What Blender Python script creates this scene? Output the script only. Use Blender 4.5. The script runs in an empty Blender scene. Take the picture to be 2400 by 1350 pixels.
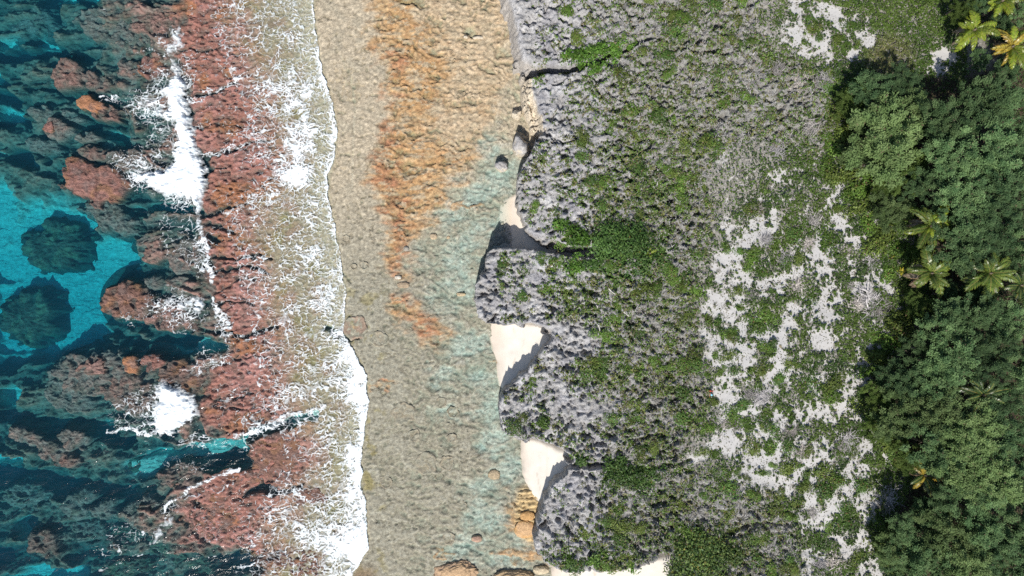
import bpy, math, random
import numpy as np
from mathutils import Vector

random.seed(7)
RNG = np.random.default_rng(7)
C = bpy.context.scene.collection
SC = bpy.context.scene

# ---------------------------------------------------------------- camera, sky, sun, exposure
CAM_H = 100.0                      # the drone hangs 100 m above the reef flat
cam_d = bpy.data.cameras.new('camera')
cam_d.sensor_width = 36.0
cam_d.lens = 18.0 / 0.75           # 150 m across the frame at sea level
cam_d.clip_start = 1.0
cam_d.clip_end = 5000.0
cam = bpy.data.objects.new('camera', cam_d)
cam.location = (0, 0, CAM_H)
C.objects.link(cam)
SC.camera = cam

SUN_EL = math.radians(50)
SUN_DX, SUN_DY = 0.17, 1.0         # shadows fall towards the top of the picture, slightly right
sd = Vector((SUN_DX, SUN_DY, 0)).normalized() * math.cos(SUN_EL)
sun_dir = Vector((sd.x, sd.y, -math.sin(SUN_EL)))
world = bpy.data.worlds.new('World')
SC.world = world
world.use_nodes = True
wn = world.node_tree
wn.nodes.clear()
w_out = wn.nodes.new('ShaderNodeOutputWorld')
w_bg = wn.nodes.new('ShaderNodeBackground')
w_sky = wn.nodes.new('ShaderNodeTexSky')
w_sky.sky_type = 'NISHITA'
w_sky.sun_disc = False
w_sky.sun_elevation = SUN_EL
w_sky.sun_rotation = math.atan2(-sun_dir.x, -sun_dir.y)
w_bg.inputs['Strength'].default_value = 0.09
wn.links.new(w_sky.outputs[0], w_bg.inputs['Color'])
wn.links.new(w_bg.outputs[0], w_out.inputs['Surface'])
sun_l = bpy.data.lights.new('sun', 'SUN')
sun_l.energy = 4.4
sun_l.angle = math.radians(0.5)
sun_l.color = (1.0, 0.955, 0.89)
sun = bpy.data.objects.new('sun', sun_l)
sun.rotation_euler = sun_dir.to_track_quat('-Z', 'Y').to_euler()
sun.location = (-20, -100, 120)
C.objects.link(sun)
SC.view_settings.view_transform = 'Standard'
SC.view_settings.look = 'None'
SC.view_settings.gamma = 1.0
SC.view_settings.use_curve_mapping = False
SC.view_settings.exposure = 0.42
SC.cycles.max_bounces = 8
SC.cycles.diffuse_bounces = 4
SC.cycles.glossy_bounces = 2
SC.cycles.transparent_max_bounces = 16
SC.cycles.use_denoising = False
SC.cycles.sample_clamp_indirect = 4.0

# ---------------------------------------------------------------- noise and drawing helpers
_perm = np.random.default_rng(11).permutation(4096).astype(np.int64)
_ang = np.random.default_rng(12).random(4096) * 2 * np.pi
_GX, _GY = np.cos(_ang).astype(np.float32), np.sin(_ang).astype(np.float32)
_RA = np.random.default_rng(13).random(4096).astype(np.float32)
_RB = np.random.default_rng(14).random(4096).astype(np.float32)

def hsh(i, j, s):
    return _perm[(_perm[(i + s * 131) & 4095] + j * 7 + s * 57) & 4095]

def perlin(x, y, s=0):
    x = np.asarray(x, np.float32); y = np.asarray(y, np.float32)
    xi = np.floor(x); yi = np.floor(y)
    fx = x - xi; fy = y - yi
    i = xi.astype(np.int64) + 100000; j = yi.astype(np.int64) + 100000
    u = fx * fx * fx * (fx * (fx * 6 - 15) + 10); v = fy * fy * fy * (fy * (fy * 6 - 15) + 10)
    h = hsh(i, j, s); a = _GX[h] * fx + _GY[h] * fy
    h = hsh(i + 1, j, s); b = _GX[h] * (fx - 1) + _GY[h] * fy
    h = hsh(i, j + 1, s); c = _GX[h] * fx + _GY[h] * (fy - 1)
    h = hsh(i + 1, j + 1, s); d = _GX[h] * (fx - 1) + _GY[h] * (fy - 1)
    return ((a + (b - a) * u) + ((c + (d - c) * u) - (a + (b - a) * u)) * v) * 1.5

def fbm(x, y, s=0, o=4, g=0.5):
    t = 0; a = 1; n = 0
    for k in range(o):
        t = t + a * perlin(x, y, s + k * 3); n += a
        x = x * 2.03; y = y * 2.03; a *= g
    return t / n * 1.4

def ridged(x, y, s=0, o=3, g=0.5):
    t = 0; a = 1; n = 0
    for k in range(o):
        t = t + a * (1 - np.abs(perlin(x, y, s + k * 3)) * 2); n += a
        x = x * 2.1; y = y * 2.1; a *= g
    return t / n

def voronoi(x, y, s=0, jit=0.95):
    x = np.asarray(x, np.float32); y = np.asarray(y, np.float32)
    xi = np.floor(x).astype(np.int64); yi = np.floor(y).astype(np.int64)
    f1 = np.full(x.shape, 9., np.float32); f2 = f1.copy()
    for dx in (-1, 0, 1):
        for dy in (-1, 0, 1):
            h = hsh(xi + dx + 100000, yi + dy + 100000, s)
            d = (xi + dx + 0.5 + (_RA[h] - .5) * jit - x) ** 2 + (yi + dy + 0.5 + (_RB[h] - .5) * jit - y) ** 2
            d = np.sqrt(d).astype(np.float32)
            f2 = np.where(d < f1, f1, np.minimum(f2, d)); f1 = np.minimum(f1, d)
    return f1, f2

def sst(a, b, x):
    t = np.clip((x - a) / (b - a), 0, 1)
    return t * t * (3 - 2 * t)

def mix3(a, b, t):
    return a + (np.asarray(b, np.float32) - a) * t[..., None]

def U(px, py, z=0.0):
    """photograph pixel (2400 x 1350) at height z -> metres"""
    k = (CAM_H - z) / CAM_H / 16.0
    return (px - 1200.0) * k, (675.0 - py) * k

def PX(x, y, z=0.0):
    k = 16.0 * CAM_H / (CAM_H - z)
    return x * k + 1200.0, 675.0 - y * k

def line_dist(px, py, pts):
    """distance to a polyline and the parameter 0..1 along it"""
    best = np.full(np.shape(px), 1e9, np.float32); par = np.zeros(np.shape(px), np.float32)
    n = len(pts) - 1
    for k in range(n):
        ax, ay = pts[k]; bx, by = pts[k + 1]
        dx, dy = bx - ax, by - ay
        t = np.clip(((px - ax) * dx + (py - ay) * dy) / (dx * dx + dy * dy + 1e-9), 0, 1)
        d = np.hypot(px - ax - t * dx, py - ay - t * dy)
        m = d < best
        best = np.where(m, d, best); par = np.where(m, (k + t) / n, par)
    return best, par

def poly_sd(px, py, pts):
    """signed distance to a polygon, positive inside"""
    ins = np.zeros(np.shape(px), bool)
    n = len(pts)
    for k in range(n):
        ax, ay = pts[k]; bx, by = pts[(k + 1) % n]
        if ay == by:
            continue
        c = ((ay > py) != (by > py)) & (px < (bx - ax) * (py - ay) / (by - ay) + ax)
        ins ^= c
    d, _ = line_dist(px, py, list(pts) + [pts[0]])
    return np.where(ins, d, -d)

def ell(px, py, cx, cy, rx, ry, rot=0):
    a = math.radians(rot); c, s = math.cos(a), math.sin(a)
    u = (px - cx) * c + (py - cy) * s; v = -(px - cx) * s + (py - cy) * c
    return np.sqrt((u / rx) ** 2 + (v / ry) ** 2)

def gro(lo, hi, step, far, n=7):
    """grid line positions: even inside lo..hi, growing out to far on both sides"""
    core = np.arange(lo, hi + step * .5, step)
    g = (np.geomspace(1, far, n))
    return np.concatenate([lo - g[::-1], core, hi + g])

def raw_mesh(name, verts, faces, smooth=True, colors=None, mat=None, corners=None):
    """verts (n,3), faces (m,k) with one k for all; fast path for big meshes"""
    me = bpy.data.meshes.new(name)
    verts = np.asarray(verts, np.float32); faces = np.asarray(faces, np.int32)
    k = faces.shape[1]
    me.vertices.add(len(verts)); me.vertices.foreach_set('co', verts.ravel())
    me.loops.add(faces.size); me.loops.foreach_set('vertex_index', faces.ravel())
    me.polygons.add(len(faces))
    me.polygons.foreach_set('loop_start', np.arange(0, faces.size, k, dtype=np.int32))
    me.polygons.foreach_set('loop_total', np.full(len(faces), k, np.int32))
    me.polygons.foreach_set('use_smooth', np.full(len(faces), smooth, bool))
    me.update(calc_edges=True)
    if colors is not None:
        at = me.color_attributes.new('tint', 'FLOAT_COLOR', 'POINT')
        cc = np.ones((len(verts), 4), np.float32); cc[:, :colors.shape[1]] = colors
        at.data.foreach_set('color', cc.ravel())
    if mat is not None:
        me.materials.append(mat)
    return me

def grid_faces(nx, ny):
    i = np.arange(nx - 1)[None, :] + np.arange(ny - 1)[:, None] * nx
    return np.stack([i, i + 1, i + nx + 1, i + nx], -1).reshape(-1, 4)

def compact(verts, faces, colors=None):
    used = np.unique(faces); remap = np.full(len(verts), -1, np.int64); remap[used] = np.arange(len(used))
    return verts[used], remap[faces], (None if colors is None else colors[used])

def put(name, mesh, parent=None, loc=None):
    o = bpy.data.objects.new(name, mesh)
    C.objects.link(o)
    if parent is not None:
        o.parent = parent
    if loc is not None:
        o.location = loc
    return o

def tag(o, label=None, cat=None, group=None, kind=None):
    if label: o['label'] = label
    if cat: o['category'] = cat
    if group: o['group'] = group
    if kind: o['kind'] = kind
    return o

def empty(name, loc, rz=0.0):
    o = bpy.data.objects.new(name, None)
    o.location = loc; o.rotation_euler = (0, 0, rz)
    o.empty_display_size = 0.3
    C.objects.link(o)
    return o

def sampler(xs, ys, Z):
    def f(x, y):
        x = np.asarray(x, float); y = np.asarray(y, float)
        i = np.clip(np.searchsorted(xs, x) - 1, 0, len(xs) - 2); j = np.clip(np.searchsorted(ys, y) - 1, 0, len(ys) - 2)
        u = np.clip((x - xs[i]) / (xs[i + 1] - xs[i]), 0, 1); v = np.clip((y - ys[j]) / (ys[j + 1] - ys[j]), 0, 1)
        return (Z[j, i] * (1 - u) + Z[j, i + 1] * u) * (1 - v) + (Z[j + 1, i] * (1 - u) + Z[j + 1, i + 1] * u) * v
    return f

# ---------------------------------------------------------------- materials
def nmat(name):
    m = bpy.data.materials.new(name); m.use_nodes = True
    nt = m.node_tree; nt.nodes.clear()
    out = nt.nodes.new('ShaderNodeOutputMaterial')
    return m, nt, out

def N(nt, t, **kw):
    n = nt.nodes.new(t)
    for k, v in kw.items():
        if k in n.inputs.keys() if isinstance(k, str) else False:
            n.inputs[k].default_value = v
        else:
            setattr(n, k, v)
    return n

def ground_mat(name, var=0.35, s1=1.6, s2=9.0, bump=0.25, rough=0.9, spec=0.15, hue=None):
    """surface colour carried by the mesh ('tint': what covers the rock where), mottled and grained by noise"""
    m, nt, out = nmat(name)
    L = nt.links.new
    at = N(nt, 'ShaderNodeAttribute', attribute_name='tint')
    geo = N(nt, 'ShaderNodeNewGeometry')
    n1 = N(nt, 'ShaderNodeTexNoise', Scale=s1, Detail=5.0, Roughness=0.65); L(geo.outputs['Position'], n1.inputs['Vector'])
    n2 = N(nt, 'ShaderNodeTexNoise', Scale=s2, Detail=3.0, Roughness=0.6); L(geo.outputs['Position'], n2.inputs['Vector'])
    r1 = N(nt, 'ShaderNodeMapRange'); r1.inputs[1].default_value = .3; r1.inputs[2].default_value = .7
    r1.inputs[3].default_value = 1 - var; r1.inputs[4].default_value = 1 + var * .8
    gb = N(nt, 'ShaderNodeMath', operation='MULTIPLY'); gb.inputs[1].default_value = bump; L(at.outputs['Alpha'], gb.inputs[0])
    L(n1.outputs['Fac'], r1.inputs[0])
    r2 = N(nt, 'ShaderNodeMapRange'); r2.inputs[1].default_value = .3; r2.inputs[2].default_value = .7
    r2.inputs[3].default_value = 1 - var * .7; r2.inputs[4].default_value = 1 + var * .6
    L(n2.outputs['Fac'], r2.inputs[0])
    mu = N(nt, 'ShaderNodeMath', operation='MULTIPLY'); L(r1.outputs[0], mu.inputs[0]); L(r2.outputs[0], mu.inputs[1])
    gm = N(nt, 'ShaderNodeMix'); gm.data_type = 'FLOAT'; gm.inputs[2].default_value = 1.0
    L(at.outputs['Alpha'], gm.inputs[0]); L(mu.outputs[0], gm.inputs[3]); mu = gm
    vm = N(nt, 'ShaderNodeVectorMath', operation='SCALE'); L(at.outputs['Color'], vm.inputs[0]); L(mu.outputs[0], vm.inputs['Scale'])
    bs = N(nt, 'ShaderNodeBsdfPrincipled'); L(vm.outputs[0], bs.inputs['Base Color'])
    bs.inputs['Roughness'].default_value = rough; bs.inputs['Specular IOR Level'].default_value = spec
    ad = N(nt, 'ShaderNodeMath', operation='ADD'); L(n1.outputs['Fac'], ad.inputs[0]); L(n2.outputs['Fac'], ad.inputs[1])
    bp = N(nt, 'ShaderNodeBump'); bp.inputs['Strength'].default_value = 1.0; L(gb.outputs[0], bp.inputs['Distance'])
    L(ad.outputs[0], bp.inputs['Height']); L(bp.outputs[0], bs.inputs['Normal'])
    L(bs.outputs[0], out.inputs['Surface'])
    return m

def leaf_mat(name, trans=0.25, rough=0.5, spec=0.2):
    m, nt, out = nmat(name)
    L = nt.links.new
    at = N(nt, 'ShaderNodeAttribute', attribute_name='tint')
    oi = N(nt, 'ShaderNodeObjectInfo')
    r = N(nt, 'ShaderNodeMapRange'); r.inputs[3].default_value = .70; r.inputs[4].default_value = 1.34; L(oi.outputs['Random'], r.inputs[0])
    vm = N(nt, 'ShaderNodeVectorMath', operation='SCALE'); L(at.outputs['Color'], vm.inputs[0]); L(r.outputs[0], vm.inputs['Scale'])
    bs = N(nt, 'ShaderNodeBsdfPrincipled'); L(vm.outputs[0], bs.inputs['Base Color'])
    bs.inputs['Roughness'].default_value = rough; bs.inputs['Specular IOR Level'].default_value = spec
    tr = N(nt, 'ShaderNodeBsdfTranslucent'); L(vm.outputs[0], tr.inputs['Color'])
    mx = N(nt, 'ShaderNodeMixShader'); mx.inputs[0].default_value = trans
    L(bs.outputs[0], mx.inputs[1]); L(tr.outputs[0], mx.inputs[2]); L(mx.outputs[0], out.inputs['Surface'])
    return m

def plain_mat(name, col, rough=0.7, var=0.2, scale=6.0, bump=0.02, spec=0.3):
    m, nt, out = nmat(name)
    L = nt.links.new
    tc = N(nt, 'ShaderNodeTexCoord')
    n1 = N(nt, 'ShaderNodeTexNoise', Scale=scale, Detail=4.0); L(tc.outputs['Object'], n1.inputs['Vector'])
    r = N(nt, 'ShaderNodeMapRange'); r.inputs[1].default_value = .3; r.inputs[2].default_value = .7
    r.inputs[3].default_value = 1 - var; r.inputs[4].default_value = 1 + var; L(n1.outputs['Fac'], r.inputs[0])
    vm = N(nt, 'ShaderNodeVectorMath', operation='SCALE'); vm.inputs[0].default_value = col; L(r.outputs[0], vm.inputs['Scale'])
    bs = N(nt, 'ShaderNodeBsdfPrincipled'); L(vm.outputs[0], bs.inputs['Base Color'])
    bs.inputs['Roughness'].default_value = rough; bs.inputs['Specular IOR Level'].default_value = spec
    bp = N(nt, 'ShaderNodeBump'); bp.inputs['Distance'].default_value = bump; L(n1.outputs['Fac'], bp.inputs['Height']); L(bp.outputs[0], bs.inputs['Normal'])
    L(bs.outputs[0], out.inputs['Surface'])
    return m

M_REEF = ground_mat('reef_rock', var=0.34, s1=1.9, s2=8.5, bump=0.10)
M_CORAL = ground_mat('coral_growth', var=0.42, s1=1.3, s2=6.0, bump=0.22)
M_KARST = ground_mat('karst_limestone', var=0.30, s1=2.2, s2=8.0, bump=0.22)
M_SAND = ground_mat('beach_sand', var=0.05, s1=0.6, s2=9.0, bump=0.008)
M_BOULDER = ground_mat('boulder_rock', var=0.3, s1=2.5, s2=9.0, bump=0.12)
M_LEAF = leaf_mat('leaves', 0.22)
M_NEEDLE = leaf_mat('feathery_foliage', 0.40, 0.6, 0.1)
M_FROND = leaf_mat('palm_frond', 0.28, 0.35, 0.45)
M_TWIG = leaf_mat('dead_twigs', 0.0, 0.9, 0.05)
M_BARK = plain_mat('bark', (0.16, 0.13, 0.10), 0.9, 0.3, 5.0, 0.03, 0.1)
M_WOOD = plain_mat('bleached_wood', (.52, .49, .45), .9, .2, 8.0, .02, .1)

# foam: bright scattering bubbles
def foam_mat():
    m, nt, out = nmat('foam')
    L = nt.links.new
    geo = N(nt, 'ShaderNodeNewGeometry')
    n1 = N(nt, 'ShaderNodeTexNoise', Scale=2.5, Detail=6.0, Roughness=.7); L(geo.outputs['Position'], n1.inputs['Vector'])
    cr = N(nt, 'ShaderNodeValToRGB'); L(n1.outputs['Fac'], cr.inputs[0])
    cr.color_ramp.elements[0].position = .3; cr.color_ramp.elements[0].color = (.60, .72, .76, 1)
    cr.color_ramp.elements[1].position = .6; cr.color_ramp.elements[1].color = (.88, .89, .90, 1)
    bs = N(nt, 'ShaderNodeBsdfPrincipled'); L(cr.outputs[0], bs.inputs['Base Color'])
    bs.inputs['Roughness'].default_value = .8; bs.inputs['Specular IOR Level'].default_value = .2
    bp = N(nt, 'ShaderNodeBump'); bp.inputs['Distance'].default_value = .12; L(n1.outputs['Fac'], bp.inputs['Height']); L(bp.outputs[0], bs.inputs['Normal'])
    at = N(nt, 'ShaderNodeAttribute', attribute_name='tint')                 # how thick the film of bubbles is
    sp = N(nt, 'ShaderNodeSeparateColor'); L(at.outputs['Color'], sp.inputs[0])
    n2 = N(nt, 'ShaderNodeTexNoise', Scale=4.0, Detail=4.0, Roughness=.7); L(geo.outputs['Position'], n2.inputs['Vector'])
    m1 = N(nt, 'ShaderNodeMath', operation='MULTIPLY_ADD'); L(n2.outputs['Fac'], m1.inputs[0]); m1.inputs[1].default_value = 1.1; m1.inputs[2].default_value = .42
    m2 = N(nt, 'ShaderNodeMath', operation='MULTIPLY', use_clamp=True); L(m1.outputs[0], m2.inputs[0]); L(sp.outputs[0], m2.inputs[1])
    tr = N(nt, 'ShaderNodeBsdfTransparent')
    mx = N(nt, 'ShaderNodeMixShader'); L(m2.outputs[0], mx.inputs[0]); L(tr.outputs[0], mx.inputs[1]); L(bs.outputs[0], mx.inputs[2])
    L(mx.outputs[0], out.inputs['Surface'])
    return m
M_FOAM = foam_mat()

def sea_mat():
    m, nt, out = nmat('sea_water')
    L = nt.links.new
    geo = N(nt, 'ShaderNodeNewGeometry')
    mp = N(nt, 'ShaderNodeMapping'); mp.inputs['Rotation'].default_value = (0, 0, math.radians(-25)); mp.inputs['Scale'].default_value = (0.6, 1.5, 1)
    L(geo.outputs['Position'], mp.inputs['Vector'])
    n1 = N(nt, 'ShaderNodeTexNoise', Scale=.75, Detail=4.0, Roughness=.55, Distortion=.5); L(mp.outputs[0], n1.inputs['Vector'])
    bp = N(nt, 'ShaderNodeBump'); bp.inputs['Strength'].default_value = 1.0; bp.inputs['Distance'].default_value = SEA_BUMP
    L(n1.outputs['Fac'], bp.inputs['Height'])
    at = N(nt, 'ShaderNodeAttribute', attribute_name='tint'); sp = N(nt, 'ShaderNodeSeparateColor'); L(at.outputs['Color'], sp.inputs[0])
    ch = N(nt, 'ShaderNodeMath', operation='MULTIPLY'); ch.inputs[1].default_value = SEA_BUMP; L(sp.outputs[0], ch.inputs[0]); L(ch.outputs[0], bp.inputs['Distance'])
    fr = N(nt, 'ShaderNodeFresnel'); fr.inputs['IOR'].default_value = 1.33; L(bp.outputs[0], fr.inputs['Normal'])
    gl = N(nt, 'ShaderNodeBsdfGlossy'); gl.inputs['Roughness'].default_value = .16; L(bp.outputs[0], gl.inputs['Normal'])
    tr = N(nt, 'ShaderNodeBsdfTransparent')
    mx = N(nt, 'ShaderNodeMixShader'); L(fr.outputs[0], mx.inputs[0]); L(tr.outputs[0], mx.inputs[1]); L(gl.outputs[0], mx.inputs[2])
    L(mx.outputs[0], out.inputs['Surface'])
    ab = N(nt, 'ShaderNodeVolumeAbsorption'); ab.inputs['Density'].default_value = .36
    ab.inputs['Color'].default_value = (0.0, 0.79, 0.885, 1)
    sc_ = N(nt, 'ShaderNodeVolumeScatter'); sc_.inputs['Density'].default_value = .032; sc_.inputs['Color'].default_value = (.12, .62, .95, 1)
    av = N(nt, 'ShaderNodeAddShader'); L(ab.outputs[0], av.inputs[0]); L(sc_.outputs[0], av.inputs[1])
    L(av.outputs[0], out.inputs['Volume'])
    return m
SEA_BUMP = 0.17
M_SEA = sea_mat()

ORDW = ['first', 'second', 'third', 'fourth', 'fifth', 'sixth', 'seventh', 'eighth', 'ninth', 'tenth', 'eleventh', 'twelfth', 'thirteenth', 'fourteenth', 'fifteenth', 'sixteenth', 'seventeenth', 'eighteenth', 'nineteenth', 'twentieth'] + ['twenty-' + w for w in ('first', 'second', 'third', 'fourth', 'fifth', 'sixth', 'seventh', 'eighth', 'ninth')] + ['thirtieth'] + ['thirty-' + w for w in ('first', 'second', 'third', 'fourth', 'fifth', 'sixth')]
def single_out(things):
    """things: (object, px, py); where several share a label, say which one of the row it is"""
    by = {}
    for o, px, py in things:
        by.setdefault(o['label'], []).append((o, px, py))
    for lab, l in by.items():
        if len(l) < 2:
            continue
        wide = (max(a[1] for a in l) - min(a[1] for a in l)) > (max(a[2] for a in l) - min(a[2] for a in l))
        l.sort(key=lambda a: a[1] if wide else a[2])
        for k, (o, _, _) in enumerate(l):
            o['label'] = f"{lab}, {ORDW[min(k, 35)]} from the {'left' if wide else 'top'}"

# ---------------------------------------------------------------- traced lines (photograph pixels)
FRONT = [(735, -60), (735, 0), (737, 40), (742, 80), (748, 130), (757, 170), (768, 205), (778, 245), (790, 285), (791, 320), (787, 350), (780, 385),
         (772, 415), (770, 450), (773, 480), (780, 510), (787, 540), (793, 570), (797, 600), (803, 640), (811, 670), (809, 720), (806, 750),
         (803, 780), (818, 800), (835, 830), (850, 860), (860, 880), (863, 910), (862, 950), (857, 1000), (854, 1030), (850, 1060), (847, 1100),
         (848, 1140), (856, 1175), (860, 1220), (865, 1260), (862, 1290), (845, 1315), (825, 1350), (800, 1420)]
EDGE = [(440, -60), (432, 0), (425, 100), (440, 180), (450, 260), (462, 330), (488, 400), (482, 450), (468, 500), (488, 560), (494, 620), (500, 690),
        (515, 740), (540, 790), (545, 830), (500, 870), (472, 930), (470, 980), (520, 1015), (600, 1005), (660, 1010), (600, 1100), (480, 1110), (440, 1170),
        (440, 1260), (580, 1300), (600, 1420)]
PINKR = [(560, -60), (565, 60), (600, 150), (640, 250), (660, 330), (690, 400), (620, 470), (600, 540), (625, 620), (640, 700), (665, 790), (680, 850),
         (670, 930), (720, 1000), (745, 1080), (700, 1150), (650, 1230), (640, 1420)]

def at_y(line, py):
    return np.interp(py, [p[1] for p in line], [p[0] for p in line])

EDGE_M = [(p[0], p[1]) for p in EDGE if p[1] not in (1005, 1010)]
CLEFTS = [([(445, 232), (490, 218), (560, 188)], 5, .9), ([(478, 368), (540, 350), (620, 330)], 5, .8), ([(480, 402), (525, 395)], 4, .7),
          ([(470, 505), (520, 495), (560, 480)], 6, .8), ([(485, 525), (530, 538), (560, 548)], 5, .8), ([(494, 556), (505, 566)], 9, 1.2),
          ([(495, 606), (570, 602), (640, 606)], 5, .9), ([(500, 634), (560, 628), (628, 640)], 5, 1.0), ([(510, 708), (550, 702), (592, 706)], 4, .7),
          ([(510, 780), (560, 787), (600, 780), (645, 772)], 6, 1.0), ([(500, 690), (540, 660), (600, 655)], 3, .5), ([(545, 850), (600, 840), (640, 845)], 3, .5),
          ([(470, 930), (540, 935), (600, 925)], 4, .6), ([(500, 950), (560, 960), (600, 975)], 3, .6), ([(455, 300), (500, 290), (560, 300)], 3, .5),
          ([(430, 125), (480, 118), (520, 105)], 4, .6), ([(610, 1130), (640, 1145), (680, 1152), (705, 1140)], 7, 1.4),
          ([(450, 1172), (500, 1200), (545, 1215)], 5, 1.2), ([(430, 1215), (460, 1250), (492, 1285)], 4, .9), ([(330, 55), (380, 70), (420, 50)], 4, .6),
          ([(760, 768), (800, 790), (835, 797)], 7, .9), ([(800, 640), (820, 660)], 3, .3)]
CHANNEL = [([(735, 975), (690, 985), (640, 1000), (600, 1015), (560, 1050), (480, 1062), (400, 1080), (330, 1090)], 17, 3.0, 1.0),
           ([(600, 1078), (570, 1080), (480, 1092), (420, 1098)], 13, 6.5, 0.0),
           ([(650, 1300), (600, 1325), (520, 1325), (460, 1345)], 18, 5.0, 0.25),
           ([(570, 1155), (600, 1140), (640, 1150)], 8, 2.5, 0.0)]
NAVY = [([(-40, 140), (90, 146), (160, 132), (215, 152)], 15), ([(130, -20), (150, 40), (152, 70)], 20), ([(195, 20), (250, 18), (300, 8)], 10),
        ([(-20, 290), (60, 297), (100, 300)], 10), ([(170, 292), (230, 298), (320, 292)], 9), ([(60, 372), (110, 395)], 16), ([(120, 360), (190, 365)], 7),
        ([(130, 825), (200, 803), (300, 803), (400, 812), (440, 800)], 26), ([(-20, 862), (60, 848)], 22), ([(-20, 958), (50, 962), (100, 985), (140, 1005), (230, 1012), (330, 1018)], 14),
        ([(-20, 1098), (80, 1112), (170, 1125), (260, 1140), (340, 1152)], 26), ([(110, 1160), (105, 1210), (150, 1245)], 7), ([(-20, 1292), (30, 1290)], 24),
        ([(240, 1250), (290, 1225), (330, 1232)], 7), ([(270, 655), (330, 645)], 22), ([(180, 1315), (260, 1330), (350, 1305)], 8), ([(20, 240), (60, 245)], 14),
        ([(100, 215), (150, 232), (220, 240), (300, 222)], 6), ([(200, 155), (240, 158)], 10), ([(150, 380), (165, 345), (150, 320)], 6), ([(0, 200), (40, 215)], 10)]
SANDY = [(-20, 510, 85, 90), (35, 620, 75, 60), (150, 645, 95, 52), (255, 610, 90, 52), (305, 598, 45, 40), (215, 695, 90, 75), (185, 760, 80, 50), (150, 795, 50, 26), (120, 570, 120, 95), (60, 740, 100, 95), (215, 540, 40, 40),
         (300, 545, 30, 14), (130, 105, 24, 20), (95, 106, 25, 13), (45, 113, 40, 13), (178, 16, 15, 12), (245, 3, 50, 8), (210, 283, 25, 6), (50, 277, 32, 18),
         (95, 382, 18, 10), (290, 330, 32, 11), (40, 808, 50, 25), (100, 812, 40, 16), (50, 925, 30, 22), (200, 985, 90, 13), (240, 994, 45, 12), (25, 1068, 35, 18),
         (65, 1072, 25, 10), (460, 1062, 90, 16), (370, 1078, 45, 14), (545, 1045, 40, 14), (110, 1222, 50, 18), (150, 1335, 75, 26), (90, 1350, 50, 20),
         (340, 1135, 42, 12), (-10, 40, 25, 60), (-5, 190, 30, 20), (420, 490, 50, 12), (330, 505, 40, 14), (480, 815, 45, 14), (410, 830, 30, 20), (20, 370, 20, 10)]

# ---------------------------------------------------------------- reef flat and sea bed: one sheet
gx = gro(-80.0, 14.0, 0.15, 700.0); gy = gro(-45.0, 45.0, 0.15, 700.0)
X, Y = np.meshgrid(gx.astype(np.float32), gy.astype(np.float32))
zr = -5.0 * sst(470, 330, X * 16 + 1200)
PXX, PYY = PX(X, Y, zr)
PXX = PXX.astype(np.float32); PYY = PYY.astype(np.float32)
warpx = 14 * fbm(X * .25, Y * .25, 3, 3); warpy = 14 * fbm(X * .25, Y * .25, 7, 3)
wpx, wpy = PXX + warpx, PYY + warpy
front = at_y(FRONT, PYY); edge = at_y(EDGE_M, wpy); pinkr = at_y(PINKR, wpy)

# --- how deep
bumpy = voronoi(X / .55 + .5 * perlin(X * 1.3, Y * 1.3, 1), Y / .55, 21)[0]            # rounded knobs
knob = 1 - 1.3 * bumpy
fine = perlin(X * 2.6, Y * 2.6, 31)
off = edge - wpx                                                                     # px seaward of the crest
z_fore = -.7 - 1.5 * sst(0, 220, off) + 1.5 * fbm(X * .16, Y * .26, 41, 5) + .45 * knob
spw = .8 * fbm(X * .12, Y * .12, 45, 3)
spur = ridged(X * .085 + spw, Y * .30 + 1.3 * spw + .05 * X, 47, 3, .5)                # spurs and grooves that run out to sea
z_fore = z_fore + 1.5 * (spur - .52) * sst(-20, 60, off)
navy = np.zeros_like(X)
for pts, w in NAVY:
    d, _ = line_dist(wpx, wpy, pts); navy = np.maximum(navy, sst(w * 1.3, w * .3, d + 6 * fbm(X * .5, Y * .5, 43, 3)))
sandw = np.zeros_like(X)
for (cx, cy, rx, ry) in SANDY:
    sandw = np.maximum(sandw, sst(1.3, .75, ell(wpx, wpy, cx, cy, rx, ry) + .18 * fbm(X * .5, Y * .5, 53, 3)))
sandw *= sst(-10, 30, off + 40)
z_sand = -4.7 - 1.0 * sst(500, 700, PYY) * sst(420, 200, PXX) + .15 * fbm(X * .3, Y * .3, 51, 2)
z_sand = z_sand + 1.6 * sst(330, 480, wpx)
z_sand = np.where((PYY < 460) | (PYY > 880), np.maximum(z_sand, -4.6), z_sand)
z_fore = z_fore + (-5.6 - z_fore) * navy
z_fore = z_fore + (z_sand - z_fore) * sandw
ch_sand = np.zeros_like(X)

knob2 = 1 - 1.3 * voronoi(X / .36 + .4 * perlin(X * 2.1, Y * 2.1, 5), Y / .33, 25)[0]
lw_ = fbm(X * .2, Y * .2, 39, 3)
rough_ = .30 + .75 * sst(-.3, .4, fbm(X * .25, Y * .25, 33, 3))
crest = -0.04 + .26 * rough_ * (knob - .35) + .20 * rough_ * (knob2 - .4) + .16 * fbm(X * 1.6, Y * 1.9, 35, 3) + .26 * (ridged(X * .30 + .4 * lw_, Y * .95 + .5 * lw_, 37, 3) - .5) - .35 * sst(.22, .5, perlin(X * 1.2, Y * 1.5, 27)) + .18 * fbm(X * .3, Y * .3, 61, 3)
cl = np.zeros_like(X)
for pts, w, dp in CLEFTS:
    d, t = line_dist(PXX + warpx * .8 + 4 * fine, PYY + warpy * .8 + 5 * perlin(X * 1.2, Y * 1.2, 28), pts)
    ww = w * (1.05 - .55 * t) * (1 + .7 * perlin(X * 1.1, Y * 1.1, 29))
    cl = np.maximum(cl, dp * sst(ww * 1.3, ww * .3, d))
olive = -0.16 + .16 * (knob - .4) + .05 * fine
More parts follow.
